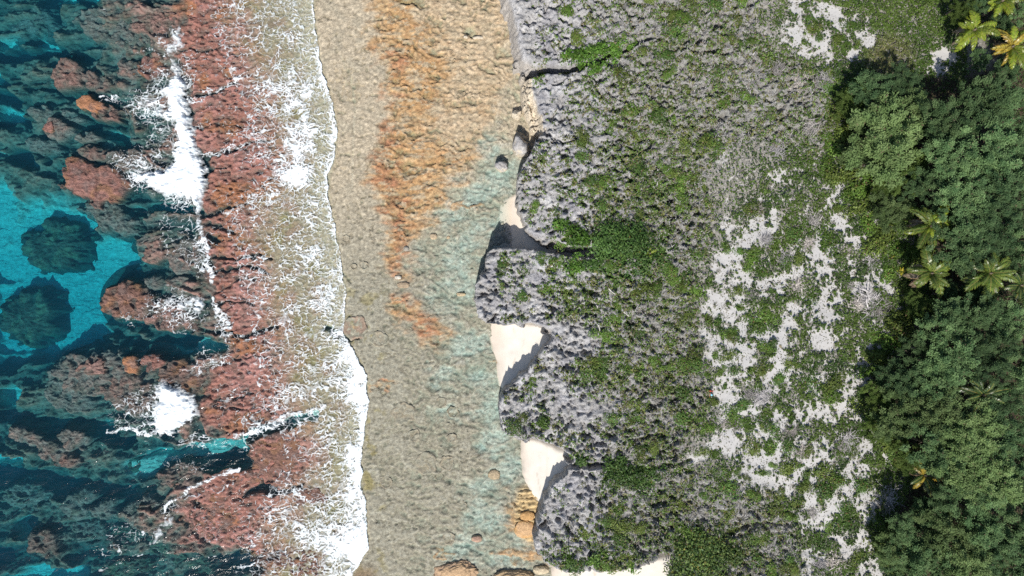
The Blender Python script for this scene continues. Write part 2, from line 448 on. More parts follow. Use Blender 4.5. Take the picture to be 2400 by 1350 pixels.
t_p = sst(-75, 70, wpx - pinkr + 26 * fbm(X * .5, Y * .5, 71, 3))                     # 0 pink .. 1 olive
z_crest = crest + (olive - crest) * t_p
z = np.where(off > 0, 0, z_crest) + 0
s_e = sst(-14, 22, off + 16 * fbm(X * .35, Y * .6, 81, 3))
z = z_crest + (z_fore - z_crest) * s_e

# flat landward of the swash front
t_f = sst(-6, 10, PXX - front)
ORANGE = [(868, -40), (865, 20), (880, 50), (862, 90), (888, 140), (908, 180), (898, 215), (908, 250), (896, 290), (872, 350), (852, 400), (842, 430), (880, 470),
          (897, 510), (906, 560), (906, 620), (930, 652), (965, 650), (960, 600), (970, 560), (988, 540), (1030, 512), (1036, 480), (1046, 440), (1100, 396), (1135, 340),
          (1160, 290), (1178, 230), (1196, 160), (1195, 60), (1182, -40)]
ORANGE2 = [(906, 705), (940, 690), (962, 700), (1002, 732), (1032, 760), (1072, 785), (1060, 802), (992, 812), (965, 782), (918, 742)]
owx = wpx + 22 * fbm(X * .55, Y * .9, 91, 4); owy = wpy + 22 * fbm(X * .55, Y * .9, 95, 4)
owx = owx + 30 * fbm(X * .16, Y * .5, 97, 4)
so = np.maximum(poly_sd(owx, owy, ORANGE), poly_sd(owx, owy, ORANGE2))
w_or = sst(-14, 26, so)
for (cx, cy, rx, ry) in [(895, 905, 24, 8), (870, 915, 10, 7), (1230, 1215, 40, 55), (1225, 1300, 55, 16), (1250, 170, 30, 20), (1090, 480, 40, 8), (1165, 830, 14, 8),
                         (1165, 835, 8, 14), (800, 770, 28, 7), (1050, 1300, 20, 6), (1260, 1160, 30, 35)]:
    w_or = np.maximum(w_or, .9 * sst(1.3, .6, ell(owx, owy, cx, cy, rx, ry)))
REDS = [(890, 330, 45, 90), (860, 410, 50, 30), (915, 420, 35, 40), (925, 520, 35, 50), (930, 600, 35, 60), (950, 700, 45, 25), (985, 760, 60, 30), (1010, 790, 60, 20), (895, 905, 30, 12),
        (900, 250, 30, 50), (905, 150, 40, 40), (925, 470, 40, 30), (940, 640, 35, 20)]
w_red = np.zeros_like(X)
for (cx, cy, rx, ry) in REDS:
    w_red = np.maximum(w_red, sst(1.5, .4, ell(owx, owy, cx, cy, rx, ry)))
CREAM = [(1110, 60, 100, 120), (1120, 180, 90, 90), (1080, 300, 90, 60), (1060, 30, 60, 60), (1150, 110, 60, 90), (1010, 20, 40, 40), (1200, 205, 40, 40)]
w_cream = np.zeros_like(X)
for (cx, cy, rx, ry) in CREAM:
    w_cream = np.maximum(w_cream, sst(1.3, .5, ell(owx, owy, cx, cy, rx, ry)))
POOL = [(1175, 400, 75, 70), (1120, 460, 80, 45), (1180, 500, 45, 60), (1100, 520, 90, 45), (1080, 600, 110, 70), (1110, 690, 60, 50), (1060, 690, 80, 50), (1140, 300, 30, 60),
        (1150, 860, 60, 60), (1100, 900, 70, 30), (1050, 970, 45, 25), (1150, 960, 45, 60), (1150, 1030, 50, 40), (1190, 1080, 45, 50), (1130, 1150, 60, 40), (1170, 1130, 70, 45),
        (1130, 1230, 60, 60), (1150, 1290, 90, 45), (1080, 1290, 60, 40), (1215, 1320, 50, 20), (1090, 800, 60, 40), (1040, 880, 50, 25), (1110, 40, 30, 14), (1155, 20, 20, 14)]
w_pool = np.zeros_like(X)
for (cx, cy, rx, ry) in POOL:
    w_pool = np.maximum(w_pool, sst(1.35, .35, ell(owx, owy, cx, cy, rx, ry)))
w_mint = w_pool * sst(-.28, .40, fbm(X * .22, Y * .32, 101, 4) + .12)
# ledges: long scalloped steps that run out to sea
lw = .9 * fbm(X * .14, Y * .14, 109, 3)
led = ridged(X * .32 + lw + .5 * perlin(X * .6, Y * .6, 111), Y * .72 + 1.2 * lw + .18 * X + .45 * perlin(X * .7, Y * .7, 113), 115, 4, .58)
terr = (led * 4 - np.floor(led * 4)); terr = (np.floor(led * 4) + sst(.72, 1.0, terr)) / 4
scal = voronoi(X / 1.1 + .4 * perlin(X * 1.1, Y * 1.1, 121), Y / .7, 123)
rip = .5 + .5 * np.sin((Y + .4 * perlin(X * .5, Y * .5, 131) + .1 * X) * 2 * np.pi / .62)
z_flat = .03 + .10 * (fbm(X * .12, Y * .12, 141, 3)) + .05 * fine + .07 * perlin(X * 1.4, Y * 1.4, 143)
amp_ = .35 + .9 * sst(-.3, .4, fbm(X * .2, Y * .3, 117, 3))
z_or = .14 + .58 * amp_ * (terr - .6) + .20 * (.5 - scal[0]) + .10 * fbm(X * 1.6, Y * 2.2, 119, 3) + .07 * fine
z_pool = -.12 - .12 * w_mint + .30 * (terr - .55) + .10 * fine + .12 * (.5 - scal[0])
z_tan = z_flat + (z_or - z_flat) * (w_or * .9)
z_tan = z_tan + (z_pool - z_tan) * w_pool * (1 - .7 * w_or)
mid = sst(880, 980, PXX) * (1 - w_or) * (1 - w_pool)
z_tan = z_tan + mid * .26 * (terr - .6)
# ripple-cut ledge at the foot of the lower cliff, two faint straight cracks on the flat
w_rip = sst(1.3, .7, ell(PXX, PYY, 1240, 1195, 34, 70)) * sst(1130, 1150, PYY)
z_tan = z_tan + w_rip * (.35 + .28 * rip)
seam = np.zeros_like(X)
for pts in ([(798, 130), (822, 180), (832, 250), (828, 330), (826, 440)], [(812, 200), (808, 180)], [(1008, 975), (1018, 1010), (1024, 1060), (1026, 1090)]):
    seam = np.maximum(seam, sst(2.6, .8, line_dist(PXX + 2 * fine, PYY, pts)[0]))
z_tan = z_tan - .06 * seam
z = z + (z_tan - z) * t_f
chz = np.zeros_like(X)
for pts, w, dp, sw in CHANNEL:
    d, t = line_dist(wpx, wpy, pts)
    ww = w * (.45 + .6 * sst(0, .35, t))
    k = sst(ww * 1.35, ww * .6, d)
    z = z + (-dp * (.4 + .6 * sst(0, .3, t)) + .2 * knob - z) * k
    ch_sand = np.maximum(ch_sand, k * sw)
z = z - cl * (1 - sst(30, 60, off))
# beyond the frame: sea bed falls away to sea
far = sst(-84, -140, X)
z = z - far * 10

# --- what covers it
col = np.zeros(X.shape + (3,), np.float32)
col[:] = (.155, .15, .125)
mott = fbm(X * .45, Y * .45, 151, 4)
col = mix3(col, (.215, .165, .145), sst(-.25, .4, mott) * sst(420, 40, off))
col = mix3(col, (.25, .145, .12), .8 * sst(.55, .8, spur) * sst(260, 20, off))
col = mix3(col, (.07, .075, .07), .8 * sst(.42, .25, spur))
col = mix3(col, (.075, .08, .065), .7 * sst(.05, .5, -mott))
col = mix3(col, (.07, .085, .085), navy * .8)
col = mix3(col, (.68, .66, .58), np.clip(sandw * 1.0, 0, 1))
pink = np.zeros_like(col); pink[:] = (.30, .145, .115)
pink = mix3(pink, (.35, .18, .155), sst(-.1, .4, fbm(X * .12, Y * .12, 161, 3)))
pink = mix3(pink, (.29, .135, .075), sst(.15, .5, fbm(X * .18, Y * .18, 171, 3)))
pink = mix3(pink, (.19, .125, .105), sst(-.05, .45, fbm(X * .9, Y * .9, 175, 4)) * .6)
oli = np.zeros_like(col); oli[:] = (.31, .265, .185)
oli = mix3(oli, (.25, .225, .11), .8 * sst(.1, .5, fbm(X * .25, Y * .25, 181, 3)))
oli = mix3(oli, (.30, .20, .15), .7 * sst(0, .5, fbm(X * .3, Y * .3, 185, 4)))
oli = mix3(oli, (.40, .36, .27), sst(-90, -10, PXX - front))
cr = pink + (oli - pink) * t_p[..., None]
dk = sst(-30, 10, off)
cr = mix3(cr, (.20, .145, .125), sst(.25, 1.0, s_e) * .7)
col = col + (cr - col) * (1 - s_e)[..., None]
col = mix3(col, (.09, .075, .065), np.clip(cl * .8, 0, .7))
tan = np.zeros_like(col); tan[:] = (.48, .41, .30)
tan = mix3(tan, (.315, .305, .24), sst(350, 720, PYY) * .95)
tan = mix3(tan, (.36, .33, .25), sst(-.1, .5, mott) * .5 * sst(900, 300, PYY))
tan = mix3(tan, (.27, .235, .09), sst(.22, .5, fbm(X * .4, Y * .4, 191, 4)) * sst(930, 870, PXX) * sst(600, 760, PYY) * .8)
tan = mix3(tan, (.23, .17, .11), sst(1310, 1350, PYY) * sst(900, 860, PXX))
orc = np.zeros_like(col); orc[:] = (.50, .30, .14)
orc = mix3(orc, (.52, .355, .19), sst(-.2, .4, fbm(X * .3, Y * .5, 201, 4)))
orc = mix3(orc, (.40, .185, .10), w_red * sst(-.5, .2, fbm(X * .35, Y * .5, 205, 4)))
orc = mix3(orc, (.54, .435, .30), w_cream * (.80 + .20 * sst(-.2, .3, fbm(X * .4, Y * .6, 207, 3))))
orc = mix3(orc, (.47, .39, .27), .85 * sst(.04, .22, fbm(X * .4, Y * .9, 209, 5, .65)))
rust = sst(.60, .80, ridged(X * .45 + .6 * lw, Y * 1.1 + .8 * lw, 211, 4, .6))
orc = mix3(orc, (.37, .185, .085), .75 * rust * (1 - .75 * w_cream))
tan = tan + (orc - tan) * w_or[..., None]
tan = mix3(tan, (.37, .37, .30), w_pool * (1 - w_or) * .7)
tan = mix3(tan, (.50, .52, .46), w_mint * (1 - w_or) * .7)
tan = mix3(tan, (.50, .47, .36), seam * .6)
tan = mix3(tan, (.62, .46, .24), w_rip * .9)
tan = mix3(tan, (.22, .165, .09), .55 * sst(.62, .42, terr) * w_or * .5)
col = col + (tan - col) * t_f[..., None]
col = mix3(col, (.52, .52, .46), ch_sand)
# cracks, potholes and grain of the flat
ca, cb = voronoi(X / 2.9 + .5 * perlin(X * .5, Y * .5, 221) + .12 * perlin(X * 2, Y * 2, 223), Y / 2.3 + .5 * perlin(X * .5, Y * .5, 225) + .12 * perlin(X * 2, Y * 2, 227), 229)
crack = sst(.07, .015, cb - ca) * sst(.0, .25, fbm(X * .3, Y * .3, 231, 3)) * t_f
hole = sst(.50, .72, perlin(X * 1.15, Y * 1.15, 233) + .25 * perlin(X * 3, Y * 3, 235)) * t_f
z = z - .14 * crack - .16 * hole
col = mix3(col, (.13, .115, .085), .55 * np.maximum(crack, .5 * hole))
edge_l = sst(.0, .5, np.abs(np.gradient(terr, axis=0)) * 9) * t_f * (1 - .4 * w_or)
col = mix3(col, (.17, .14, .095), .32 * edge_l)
gr = 1 + (.20 * perlin(X * 3.2, Y * 3.2, 237) + .16 * perlin(X * 1.7, Y * 1.7, 239)) * t_f
col = col * gr[..., None]
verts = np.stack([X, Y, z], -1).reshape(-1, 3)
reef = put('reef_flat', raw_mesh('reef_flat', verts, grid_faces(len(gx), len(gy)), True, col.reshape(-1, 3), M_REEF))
tag(reef, kind='structure')
reef_z = sampler(gx, gy, z)

# ---------------------------------------------------------------- sea: closed body of water
sx = gro(-80.0, 6.0, 0.6, 690.0); sx = np.concatenate([sx[sx < 6.01], [8, 10, 11.5]])
sy = gro(-45.0, 45.0, 0.6, 690.0)
SX, SY = np.meshgrid(sx, sy)
calm = sst(-45, -25, SX)
SZ = (.09 * perlin(SX * .35, SY * .25, 211) + .05 * perlin(SX * .9, SY * .7, 213)) * (1 - .93 * calm) - .02
nx, ny = len(sx), len(sy)
top = np.stack([SX, SY, SZ], -1).reshape(-1, 3)
bot = top.copy(); bot[:, 2] = -24.0
fa = grid_faces(nx, ny)
fb = fa[:, ::-1] + nx * ny
ids = np.arange(nx * ny).reshape(ny, nx)
ring = np.concatenate([ids[0, :-1], ids[:-1, -1], ids[-1, :0:-1], ids[:0:-1, 0]])
rn = np.roll(ring, -1)
fs = np.stack([ring, ring + nx * ny, rn + nx * ny, rn], -1)
sea = put('sea', raw_mesh('sea', np.concatenate([top, bot]), np.concatenate([fa, fb, fs]), True, np.tile(np.tile((1 - .88 * sst(-44, -27, SX)) * (1 + .35 * sst(-10, -35, SY)), 1).reshape(-1, 1), (2, 3)), M_SEA))
tag(sea, kind='structure')
sea_z = sampler(sx, sy, SZ)

# ---------------------------------------------------------------- limestone terrace above the flat
CLIFF = [(1160, -80), (1168, -40), (1174, 0), (1186, 28), (1194, 70), (1200, 110), (1207, 145), (1225, 156), (1244, 162), (1250, 172), (1244, 192), (1248, 230), (1262, 258),
         (1272, 292), (1274, 308), (1262, 322), (1246, 350), (1228, 380), (1216, 405), (1211, 430), (1211, 465), (1216, 500), (1224, 512), (1232, 532), (1252, 556),
         (1270, 568), (1292, 577), (1312, 587), (1342, 592), (1362, 590), (1390, 582), (1392, 604), (1330, 598), (1286, 589), (1242, 581), (1190, 577), (1160, 580), (1146, 590),
         (1136, 605), (1132, 630), (1122, 650), (1113, 665), (1110, 690), (1112, 720), (1120, 745), (1140, 758), (1170, 761), (1210, 765), (1240, 768), (1262, 778), (1280, 790),
         (1277, 805), (1265, 828), (1240, 860), (1220, 880), (1208, 896), (1194, 906), (1183, 915), (1174, 926), (1168, 955), (1170, 985), (1176, 1010), (1190, 1025),
         (1220, 1037), (1246, 1041), (1276, 1051), (1300, 1061), (1322, 1076), (1334, 1096), (1326, 1110), (1306, 1126), (1291, 1145), (1281, 1165), (1271, 1190), (1263, 1220),
         (1257, 1250), (1253, 1280), (1258, 1300), (1275, 1320), (1300, 1338), (1340, 1345), (1400, 1341), (1450, 1336), (1500, 1330), (1522, 1318), (1560, 1300), (1604, 1294),
         (1604, 1340), (1570, 1380), (1540, 1450), (6000, 1450), (6000, -80)]
def big(p):   # push the outer polygon points far out
    x, y = p
    return (x, -9000 if y == -80 else (9000 if y == 1450 else y))
CLIFF = [big(p) for p in CLIFF]
lx = gro(-7.0, 80.0, 0.15, 700.0); lx = lx[lx > -8.5]
ly = gro(-45.0, 45.0, 0.15, 700.0)
LX, LY = np.meshgrid(lx.astype(np.float32), ly.astype(np.float32))
LPX, LPY = PX(LX, LY, 5.0)
LPX = LPX.astype(np.float32); LPY = LPY.astype(np.float32)
near = LPX < 1650
sdl = np.full(LX.shape, 400., np.float32)
sdl[near] = poly_sd(LPX[near], LPY[near], CLIFF)
sdl = np.minimum(sdl, 400) + (4.0 * fbm(LX * .7, LY * .7, 301, 3) + 4.0 * (.45 - voronoi(LX / 1.1 + .3 * perlin(LX, LY, 303), LY / 1.0, 305)[0]) + 3.0 * perlin(LX * 1.9, LY * 1.9, 307)) * sst(400, 40, sdl)
d_m = sdl / 16.8                                                                  # metres inside the rim

# sand openings and forest floor
SPOTS = [(1860, 15, 18), (1915, 30, 18), (1950, 35, 16), (1860, 80, 22), (1880, 95, 25), (1930, 105, 22), (1900, 120, 25), (1970, 60, 18), (2025, 85, 16), (2035, 100, 14), (2000, 130, 18), (1940, 138, 18),
 (2210, 135, 25), (2195, 160, 22), (1680, 365, 18), (1690, 380, 14), (1820, 415, 18), (1965, 420, 16), (1705, 537, 20), (1773, 535, 24), (1750, 560, 20), (1815, 525, 16), (1811, 500, 12), (1957, 470, 18),
 (1960, 530, 20), (1970, 515, 16), (1997, 555, 16), (1995, 575, 14), (1917, 562, 14), (1882, 590, 16), (1935, 600, 18), (1910, 590, 14), (1717, 610, 20), (1680, 615, 18), (1690, 640, 22), (1733, 655, 24), (1863, 645, 20), (1830, 660, 20),
 (1787, 672, 16), (1990, 625, 14), (1925, 640, 16), (1900, 625, 14), (2020, 670, 22), (2015, 690, 18), (2066, 655, 20), (2086, 682, 14), (1650, 725, 14), (1677, 717, 24), (1710, 700, 22), (1727, 725, 22), (1733, 757, 24), (1700, 745, 18), (1940, 680, 20),
 (1950, 700, 18), (1913, 717, 22), (1950, 738, 20), (1923, 747, 18), (1853, 733, 18), (1847, 757, 16), (1800, 770, 16), (2060, 770, 16), (2053, 800, 20), (1923, 790, 24), (1917, 805, 20), (1935, 795, 14), (1833, 800, 22), (1787, 790, 20), (1810, 785, 18),
 (1667, 793, 22), (1717, 810, 22), (1693, 840, 24), (1740, 830, 22), (1660, 833, 18), (1833, 857, 22), (1800, 880, 22), (1820, 840, 16), (1740, 867, 22), (1710, 860, 22), (2013, 857, 18), (2010, 880, 16), (1977, 880, 14), (1927, 887, 16), (1687, 915, 24),
 (1710, 930, 22), (1700, 960, 22), (1760, 960, 24), (1730, 955, 20), (1830, 990, 24), (1787, 1007, 22), (1717, 1033, 26), (1677, 1043, 22), (1690, 1030, 20), (1620, 1073, 22), (1645, 1060, 20), (1760, 1023, 24), (1745, 1035, 22), (1813, 907, 16), (1830, 890, 14), (1900, 907, 16), (1883, 973, 18), (1910, 963, 20),
 (1935, 966, 18), (1953, 963, 18), (1980, 955, 20), (1993, 933, 16), (1997, 907, 16), (2015, 967, 16), (2033, 1033, 18), (2012, 1060, 16), (2083, 1073, 18), (1917, 1073, 24), (1925, 1050, 18), (1883, 1040, 18), (1833, 1050, 22), (1810, 1070, 20), (1760, 1073, 24), (1783, 1087, 24), (1770, 1110, 20), (1733, 1133, 24), (1780, 1127, 24),
 (1850, 1113, 26), (1833, 1140, 22), (1815, 1110, 20), (1880, 1095, 20), (1907, 1113, 20), (1993, 1113, 20), (1990, 1090, 14), (2020, 1107, 18), (1970, 1150, 24), (1950, 1183, 24), (1993, 1163, 24), (2033, 1165, 20), (2020, 1180, 18), (2037, 1205, 16), (1893, 1187, 16), (1905, 1160, 18), (1917, 1220, 18), (1870, 1220, 20), (1833, 1217, 16), (1930, 1235, 18), (2020, 1250, 16),
 (2023, 1275, 18), (1967, 1267, 16), (1990, 1290, 18), (1900, 1300, 20), (1877, 1317, 20), (1920, 1310, 18), (2057, 1330, 22), (2023, 1340, 18), (1880, 1345, 18), (2098, 1240, 10), (1640, 780, 14), (1660, 690, 12), (2110, 690, 8), (2100, 720, 10)]
SF = np.zeros_like(LX)
m = (LPX > 1580) & (LPX < 2280)
sub = np.zeros(int(m.sum()), np.float32); ax_, ay_ = LPX[m] + 7 * fbm(LX[m] * .6, LY[m] * .6, 311, 3), LPY[m] + 7 * fbm(LX[m] * .6, LY[m] * .6, 315, 3)
for (cx, cy, r) in SPOTS:
    sub += np.exp(-((ax_ - cx) ** 2 + (ay_ - cy) ** 2) / (2 * (r * .62) ** 2))
SF[m] = sub
nw1, nw2 = .35 * perlin(LX * .55, LY * .55, 323) + .22 * perlin(LX * 1.5, LY * 1.5, 325), .35 * perlin(LX * .55, LY * .55, 329) + .22 * perlin(LX * 1.5, LY * 1.5, 331)
va, vb = voronoi(LX / 2.3 + nw1, LY / 2.0 + nw2, 333)
net = sst(.42, .04, vb - va)                                                       # sand runs between round mats of plants
va, vb = voronoi(LX / 1.15 + nw1 * 1.6, LY / 1.05 + nw2 * 1.6, 335)
net = np.maximum(net, .75 * sst(.34, .03, vb - va))
inz = sst(1630, 1700, LPX) * sst(2110, 2040, LPX) * sst(250, 420, LPY)
inz = np.maximum(inz, 1.1 * sst(1.25, .6, ell(LPX, LPY, 1915, 70, 160, 95)))
inz = np.maximum(inz, .8 * sst(1.3, .6, ell(LPX, LPY, 2200, 150, 60, 40)))
SF = np.minimum(SF * .62, .52) * (.46 + .66 * net) + (.28 * inz) * net + .16 * fbm(LX * .7, LY * .7, 321, 4) + .20 * fbm(LX * 2.2, LY * 2.2, 327, 3, .6)
sandy = sst(.265, .36, SF)
SANDZONE = [(1690, 330), (1640, 470), (1650, 600), (1625, 700), (1632, 850), (1655, 960), (1590, 1065), (1580, 1090), (1690, 1130), (1850, 1195), (1870, 1350), (1860, 1460), (2900, 1460), (2900, -90), (1900, -90),
            (1780, 0), (1790, 130), (1880, 160), (1960, 200), (1940, 330), (1850, 330)]
szone = sst(-30, 40, poly_sd(LPX + 25 * fbm(LX * .2, LY * .2, 331, 3), LPY + 25 * fbm(LX * .2, LY * .2, 335, 3), SANDZONE))
karst = 1 - szone
FOREST = [(2250, -60), (2235, 20), (2230, 60), (2290, 90), (2330, 150), (2250, 175), (2100, 165), (2020, 175), (1985, 235), (1955, 300), (1962, 390), (2010, 430), (2060, 460), (2100, 500), (2140, 560), (2165, 640), (2165, 720),
          (2140, 790), (2075, 830), (2025, 880), (2010, 940), (2030, 985), (2065, 1030), (2115, 1070), (2130, 1110), (2100, 1180), (2070, 1220), (2072, 1280), (2110, 1360), (2120, 1460), (6000, 1460), (6000, -60)]
forest = np.zeros_like(LX); mf = LPX > 1850
forest[mf] = sst(-14, 26, poly_sd(LPX[mf], LPY[mf], FOREST))
forest[(LPX > 2900) | ((mf) & ((LPY < -60) | (LPY > 1460)) & (LPX > 2150))] = 1

GULLY = [([(1246, 166), (1290, 159), (1340, 157), (1392, 146), (1424, 131), (1462, 120), (1500, 101), (1524, 88)], 11, 3.2), ([(1385, 594), (1440, 600), (1520, 596), (1560, 588)], 9, 1.8),
         ([(1328, 1098), (1352, 1093), (1400, 1090), (1440, 1094), (1480, 1104), (1560, 1088), (1620, 1078)], 8, 1.3), ([(1690, 1262), (1712, 1245), (1740, 1234), (1800, 1226), (1850, 1232)], 8, 1.5),
         ([(1598, 116), (1640, 124), (1700, 128), (1750, 118)], 5, 1.0), ([(1256, 318), (1280, 312), (1300, 322), (1330, 332), (1345, 330)], 5, 1.2), ([(1490, 95), (1520, 88), (1535, 95)], 5, 1.2),
         ([(1298, 196), (1330, 185), (1345, 190)], 4, .8), ([(1290, 545), (1320, 525), (1350, 515)], 5, 1.0), ([(1320, 562), (1340, 560)], 5, .8), ([(1130, 635), (1140, 630), (1150, 632)], 8, 1.8),
         ([(1130, 690), (1150, 690)], 7, 1.2), ([(1560, 125), (1600, 118)], 4, .8), ([(1480, 1030), (1530, 1015), (1570, 1020)], 4, .7), ([(1340, 765), (1370, 768), (1400, 755)], 4, .7), ([(1180, 925), (1200, 915), (1230, 925)], 6, 1.0),
         ([(1470, 345), (1500, 360)], 4, .7), ([(1270, 1235), (1290, 1225)], 6, 1.2), ([(1600, 1100), (1640, 1110)], 5, .8)]
gul = np.zeros_like(LX)
mg = LPX < 1900
for pts, w, dp in GULLY:
    d, t = line_dist(LPX[mg] + 5 * fbm(LX[mg] * .5, LY[mg] * .5, 341, 3), LPY[mg] + 5 * fbm(LX[mg] * .5, LY[mg] * .5, 345, 3), pts)
    ww = w * (1.1 - .65 * t)
    gul[mg] = np.maximum(gul[mg], dp * (1 - .6 * t) * sst(ww * 1.25, ww * .35, d))
# sharp pitted karst
r1 = voronoi(LX / .62 + .4 * perlin(LX * 1.5, LY * 1.5, 351), LY / .62 + .4 * perlin(LX * 1.5, LY * 1.5, 353), 355)
r2 = ridged(LX * .75, LY * .75, 361, 4, .6)
pit = sst(.1, .55, perlin(LX * .95, LY * .95, 371) + .35 * perlin(LX * 2.1, LY * 2.1, 373))
r3 = voronoi(LX / .36 + .4 * perlin(LX * 2.3, LY * 2.3, 357), LY / .33 + .4 * perlin(LX * 2.3, LY * 2.3, 359), 365)[0]
uu, vv_ = (LX + .6 * LY) * .86, (LY - .6 * LX) * .86                                  # joints run from upper left to lower right
gro_ = ridged(uu * .9 + .3 * perlin(LX, LY, 377), vv_ * .42, 379, 3)
r1b = voronoi(LX / 1.25 + .5 * perlin(LX * .9, LY * .9, 367), LY / 1.1 + .5 * perlin(LX * .9, LY * .9, 369), 383)[0]
kb = sst(-.25, .25, fbm(LX * .22, LY * .22, 385, 3))
rel = .62 * (r1[0] - .36) * (1 - .75 * kb) + .85 * (r1b - .38) * kb + .42 * (r2 - .5) - .75 * pit + .40 * (r3 - .36) * (.5 + .8 * sst(-.2, .3, perlin(LX * .5, LY * .5, 387))) - .55 * sst(.72, .95, gro_) + .10 * perlin(LX * 3.2, LY * 3.2, 375)
SMOOTH = [([(1183, -20), (1196, 30), (1208, 80), (1215, 120), (1232, 150), (1248, 163)], 17), ([(1262, 300), (1258, 270), (1250, 235)], 9), ([(1296, 570), (1330, 583), (1372, 588)], 12), ([(1240, 764), (1290, 776), (1318, 772)], 10),
          ([(1250, 1038), (1310, 1058), (1340, 1078)], 9), ([(1275, 800), (1290, 790)], 10)]
smo = np.zeros_like(LX)
for pts, w in SMOOTH:
    smo = np.maximum(smo, sst(w * 1.3, w * .5, line_dist(LPX, LPY, pts)[0] + 3 * fbm(LX, LY, 381, 2)))
rim_w = 0.12 + 1.5 * smo
base = 4.7 + .9 * sst(1200, 1500, LPX) + .5 * fbm(LX * .07, LY * .07, 391, 3) - .25 * szone
rk = karst * (1 - .85 * smo) * (.62 + .75 * sst(-.35, .4, fbm(LX * .16, LY * .16, 397, 3))) + .12 * szone * (1 - sandy)
lz = base + rel * rk - gul * (1 - .3 * smo) + .06 * fbm(LX * .8, LY * .8, 395, 3) * szone
lz = lz - .10 * sandy * szone
edge_k = sst(-.10, 1, d_m / np.maximum(rim_w, .01) * .999)
apron = 1.9 * sst(1.0, .35, line_dist(LPX, LPY, [(1238, 176), (1238, 230), (1252, 268), (1264, 300)])[0] / 34) * sst(312, 296, LPY)
wall = np.clip((d_m + .16 + apron) / (rim_w + .16 + apron), 0, 1)
lz = lz - .0 * apron
prof = 1 - (1 - wall) ** 1.6
lz = -1.2 + (lz + 1.2) * np.where(d_m >= rim_w, 1, prof)
lz = lz - sst(.3, 1, apron) * sst(.1, -.2, d_m) * (.7 * sst(.45, .1, voronoi(LX / .42, LY / .30, 399)[0]) + .3 * r1[0])
# colours of the ground itself
lc = np.zeros(LX.shape + (3,), np.float32); lc[:] = (.385, .378, .372)
lc = mix3(lc, (.36, .355, .37), sst(-.1, .5, fbm(LX * .3, LY * .3, 401, 3)))
lc = mix3(lc, (.285, .28, .255), .85 * sst(1330, 1560, LPX))
lc = mix3(lc, (.56, .555, .55), sst(1500, 1280, LPX) * .7 * sst(.05, .5, fbm(LX * .45, LY * .45, 405, 4)))
lc = mix3(lc, (.20, .19, .17), .55 * sst(.1, .6, fbm(LX * .6, LY * .6, 409, 3)) * sst(1300, 1500, LPX))
lc = mix3(lc, (.47, .465, .47), smo * .8)
soil = np.zeros_like(lc); soil[:] = (.30, .285, .25)
soil = mix3(soil, (.425, .415, .40), sandy)
lc = lc + (soil - lc) * szone[..., None]
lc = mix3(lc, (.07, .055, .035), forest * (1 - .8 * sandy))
cream = np.maximum(sst(4.2, 3.2, lz) * sst(60, 15, sdl), sst(.3, 1.0, apron) * sst(.25, -.05, d_m))
lc = mix3(lc, (.66, .57, .44), cream * sst(330, 300, LPY) * sst(150, 190, LPY))
lc = mix3(lc, (.42, .38, .33), cream * (1 - sst(330, 300, LPY) * sst(150, 190, LPY)) * .7)
keep = (d_m > -.32 - apron)
fa = grid_faces(len(lx), len(ly))
kf = keep.ravel()[fa].any(1)
verts = np.stack([LX, LY, lz], -1).reshape(-1, 3)
grain = 1 - .88 * sandy * szone
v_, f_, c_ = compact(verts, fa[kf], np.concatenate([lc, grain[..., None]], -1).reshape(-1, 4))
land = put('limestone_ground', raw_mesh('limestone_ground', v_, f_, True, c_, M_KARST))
tag(land, kind='structure')
land_z = sampler(lx, ly, lz)
S_sandy = sampler(lx, ly, sandy); S_zone = sampler(lx, ly, szone); S_for = sampler(lx, ly, forest); S_dm = sampler(lx, ly, d_m); S_gul = sampler(lx, ly, gul); S_smo = sampler(lx, ly, smo)

# ---------------------------------------------------------------- pocket beaches between the headlands
def beach(pts, x0, x1, zmax, seed):
    xs_ = [p[0] for p in pts]; ys_ = [p[1] for p in pts]
    a0, b0 = U(min(xs_) - 12, max(ys_) + 12, 0); a1, b1 = U(max(xs_) + 12, min(ys_) - 12, 0)
    xs = np.arange(a0, a1, .2); ys = np.arange(b0, b1, .2)
    BX, BY = np.meshgrid(xs, ys)
    px, py = PX(BX, BY, 1.0)
    s = poly_sd(px, py, pts) + 5 * fbm(BX * .4, BY * .4, seed, 3)
    t = np.clip((px - x0) / (x1 - x0), 0, 1)
    zz = -.30 + (zmax + .30) * t ** .8 - .9 * sst(6, -14, s) + .03 * perlin(BX * .5, BY * .5, seed + 2)
    cc = np.zeros(BX.shape + (3,), np.float32); cc[:] = (.63, .59, .525)
    wl = t + .05 * fbm(BX * .5, BY * .5, seed + 4, 3)
    cc = mix3(cc, (.40, .33, .25), .5 * sst(.022, .0, np.abs(wl - .46)) * sst(-.1, .3, perlin(BX * 1.2, BY * 1.2, seed + 6)))
    cc = mix3(cc, (.57, .51, .44), .5 * sst(.02, .0, np.abs(wl - .62)))
    cc = cc * (1 + .07 * fbm(BX * .9, BY * .9, seed + 8, 3))[..., None]
    cc = mix3(cc, (.55, .47, .385), sst(.40, .12, wl) * .8)
    keep = (s > -16)
    f = grid_faces(len(xs), len(ys)); f = f[keep.ravel()[f].all(1)]
    v, f, c = compact(np.stack([BX, BY, zz], -1).reshape(-1, 3), f, cc.reshape(-1, 3))
    o = put('beach', raw_mesh('beach', v, f, True, c, M_SAND))
    return tag(o, kind='structure')
beach([(1172, 470), (1212, 450), (1240, 520), (1300, 580), (1400, 585), (1400, 615), (1150, 592), (1166, 530)], 1170, 1390, 1.1, 501)
beach([(1142, 745), (1300, 765), (1310, 810), (1235, 890), (1185, 920), (1172, 890), (1166, 850), (1150, 800)], 1140, 1280, 2.4, 511)
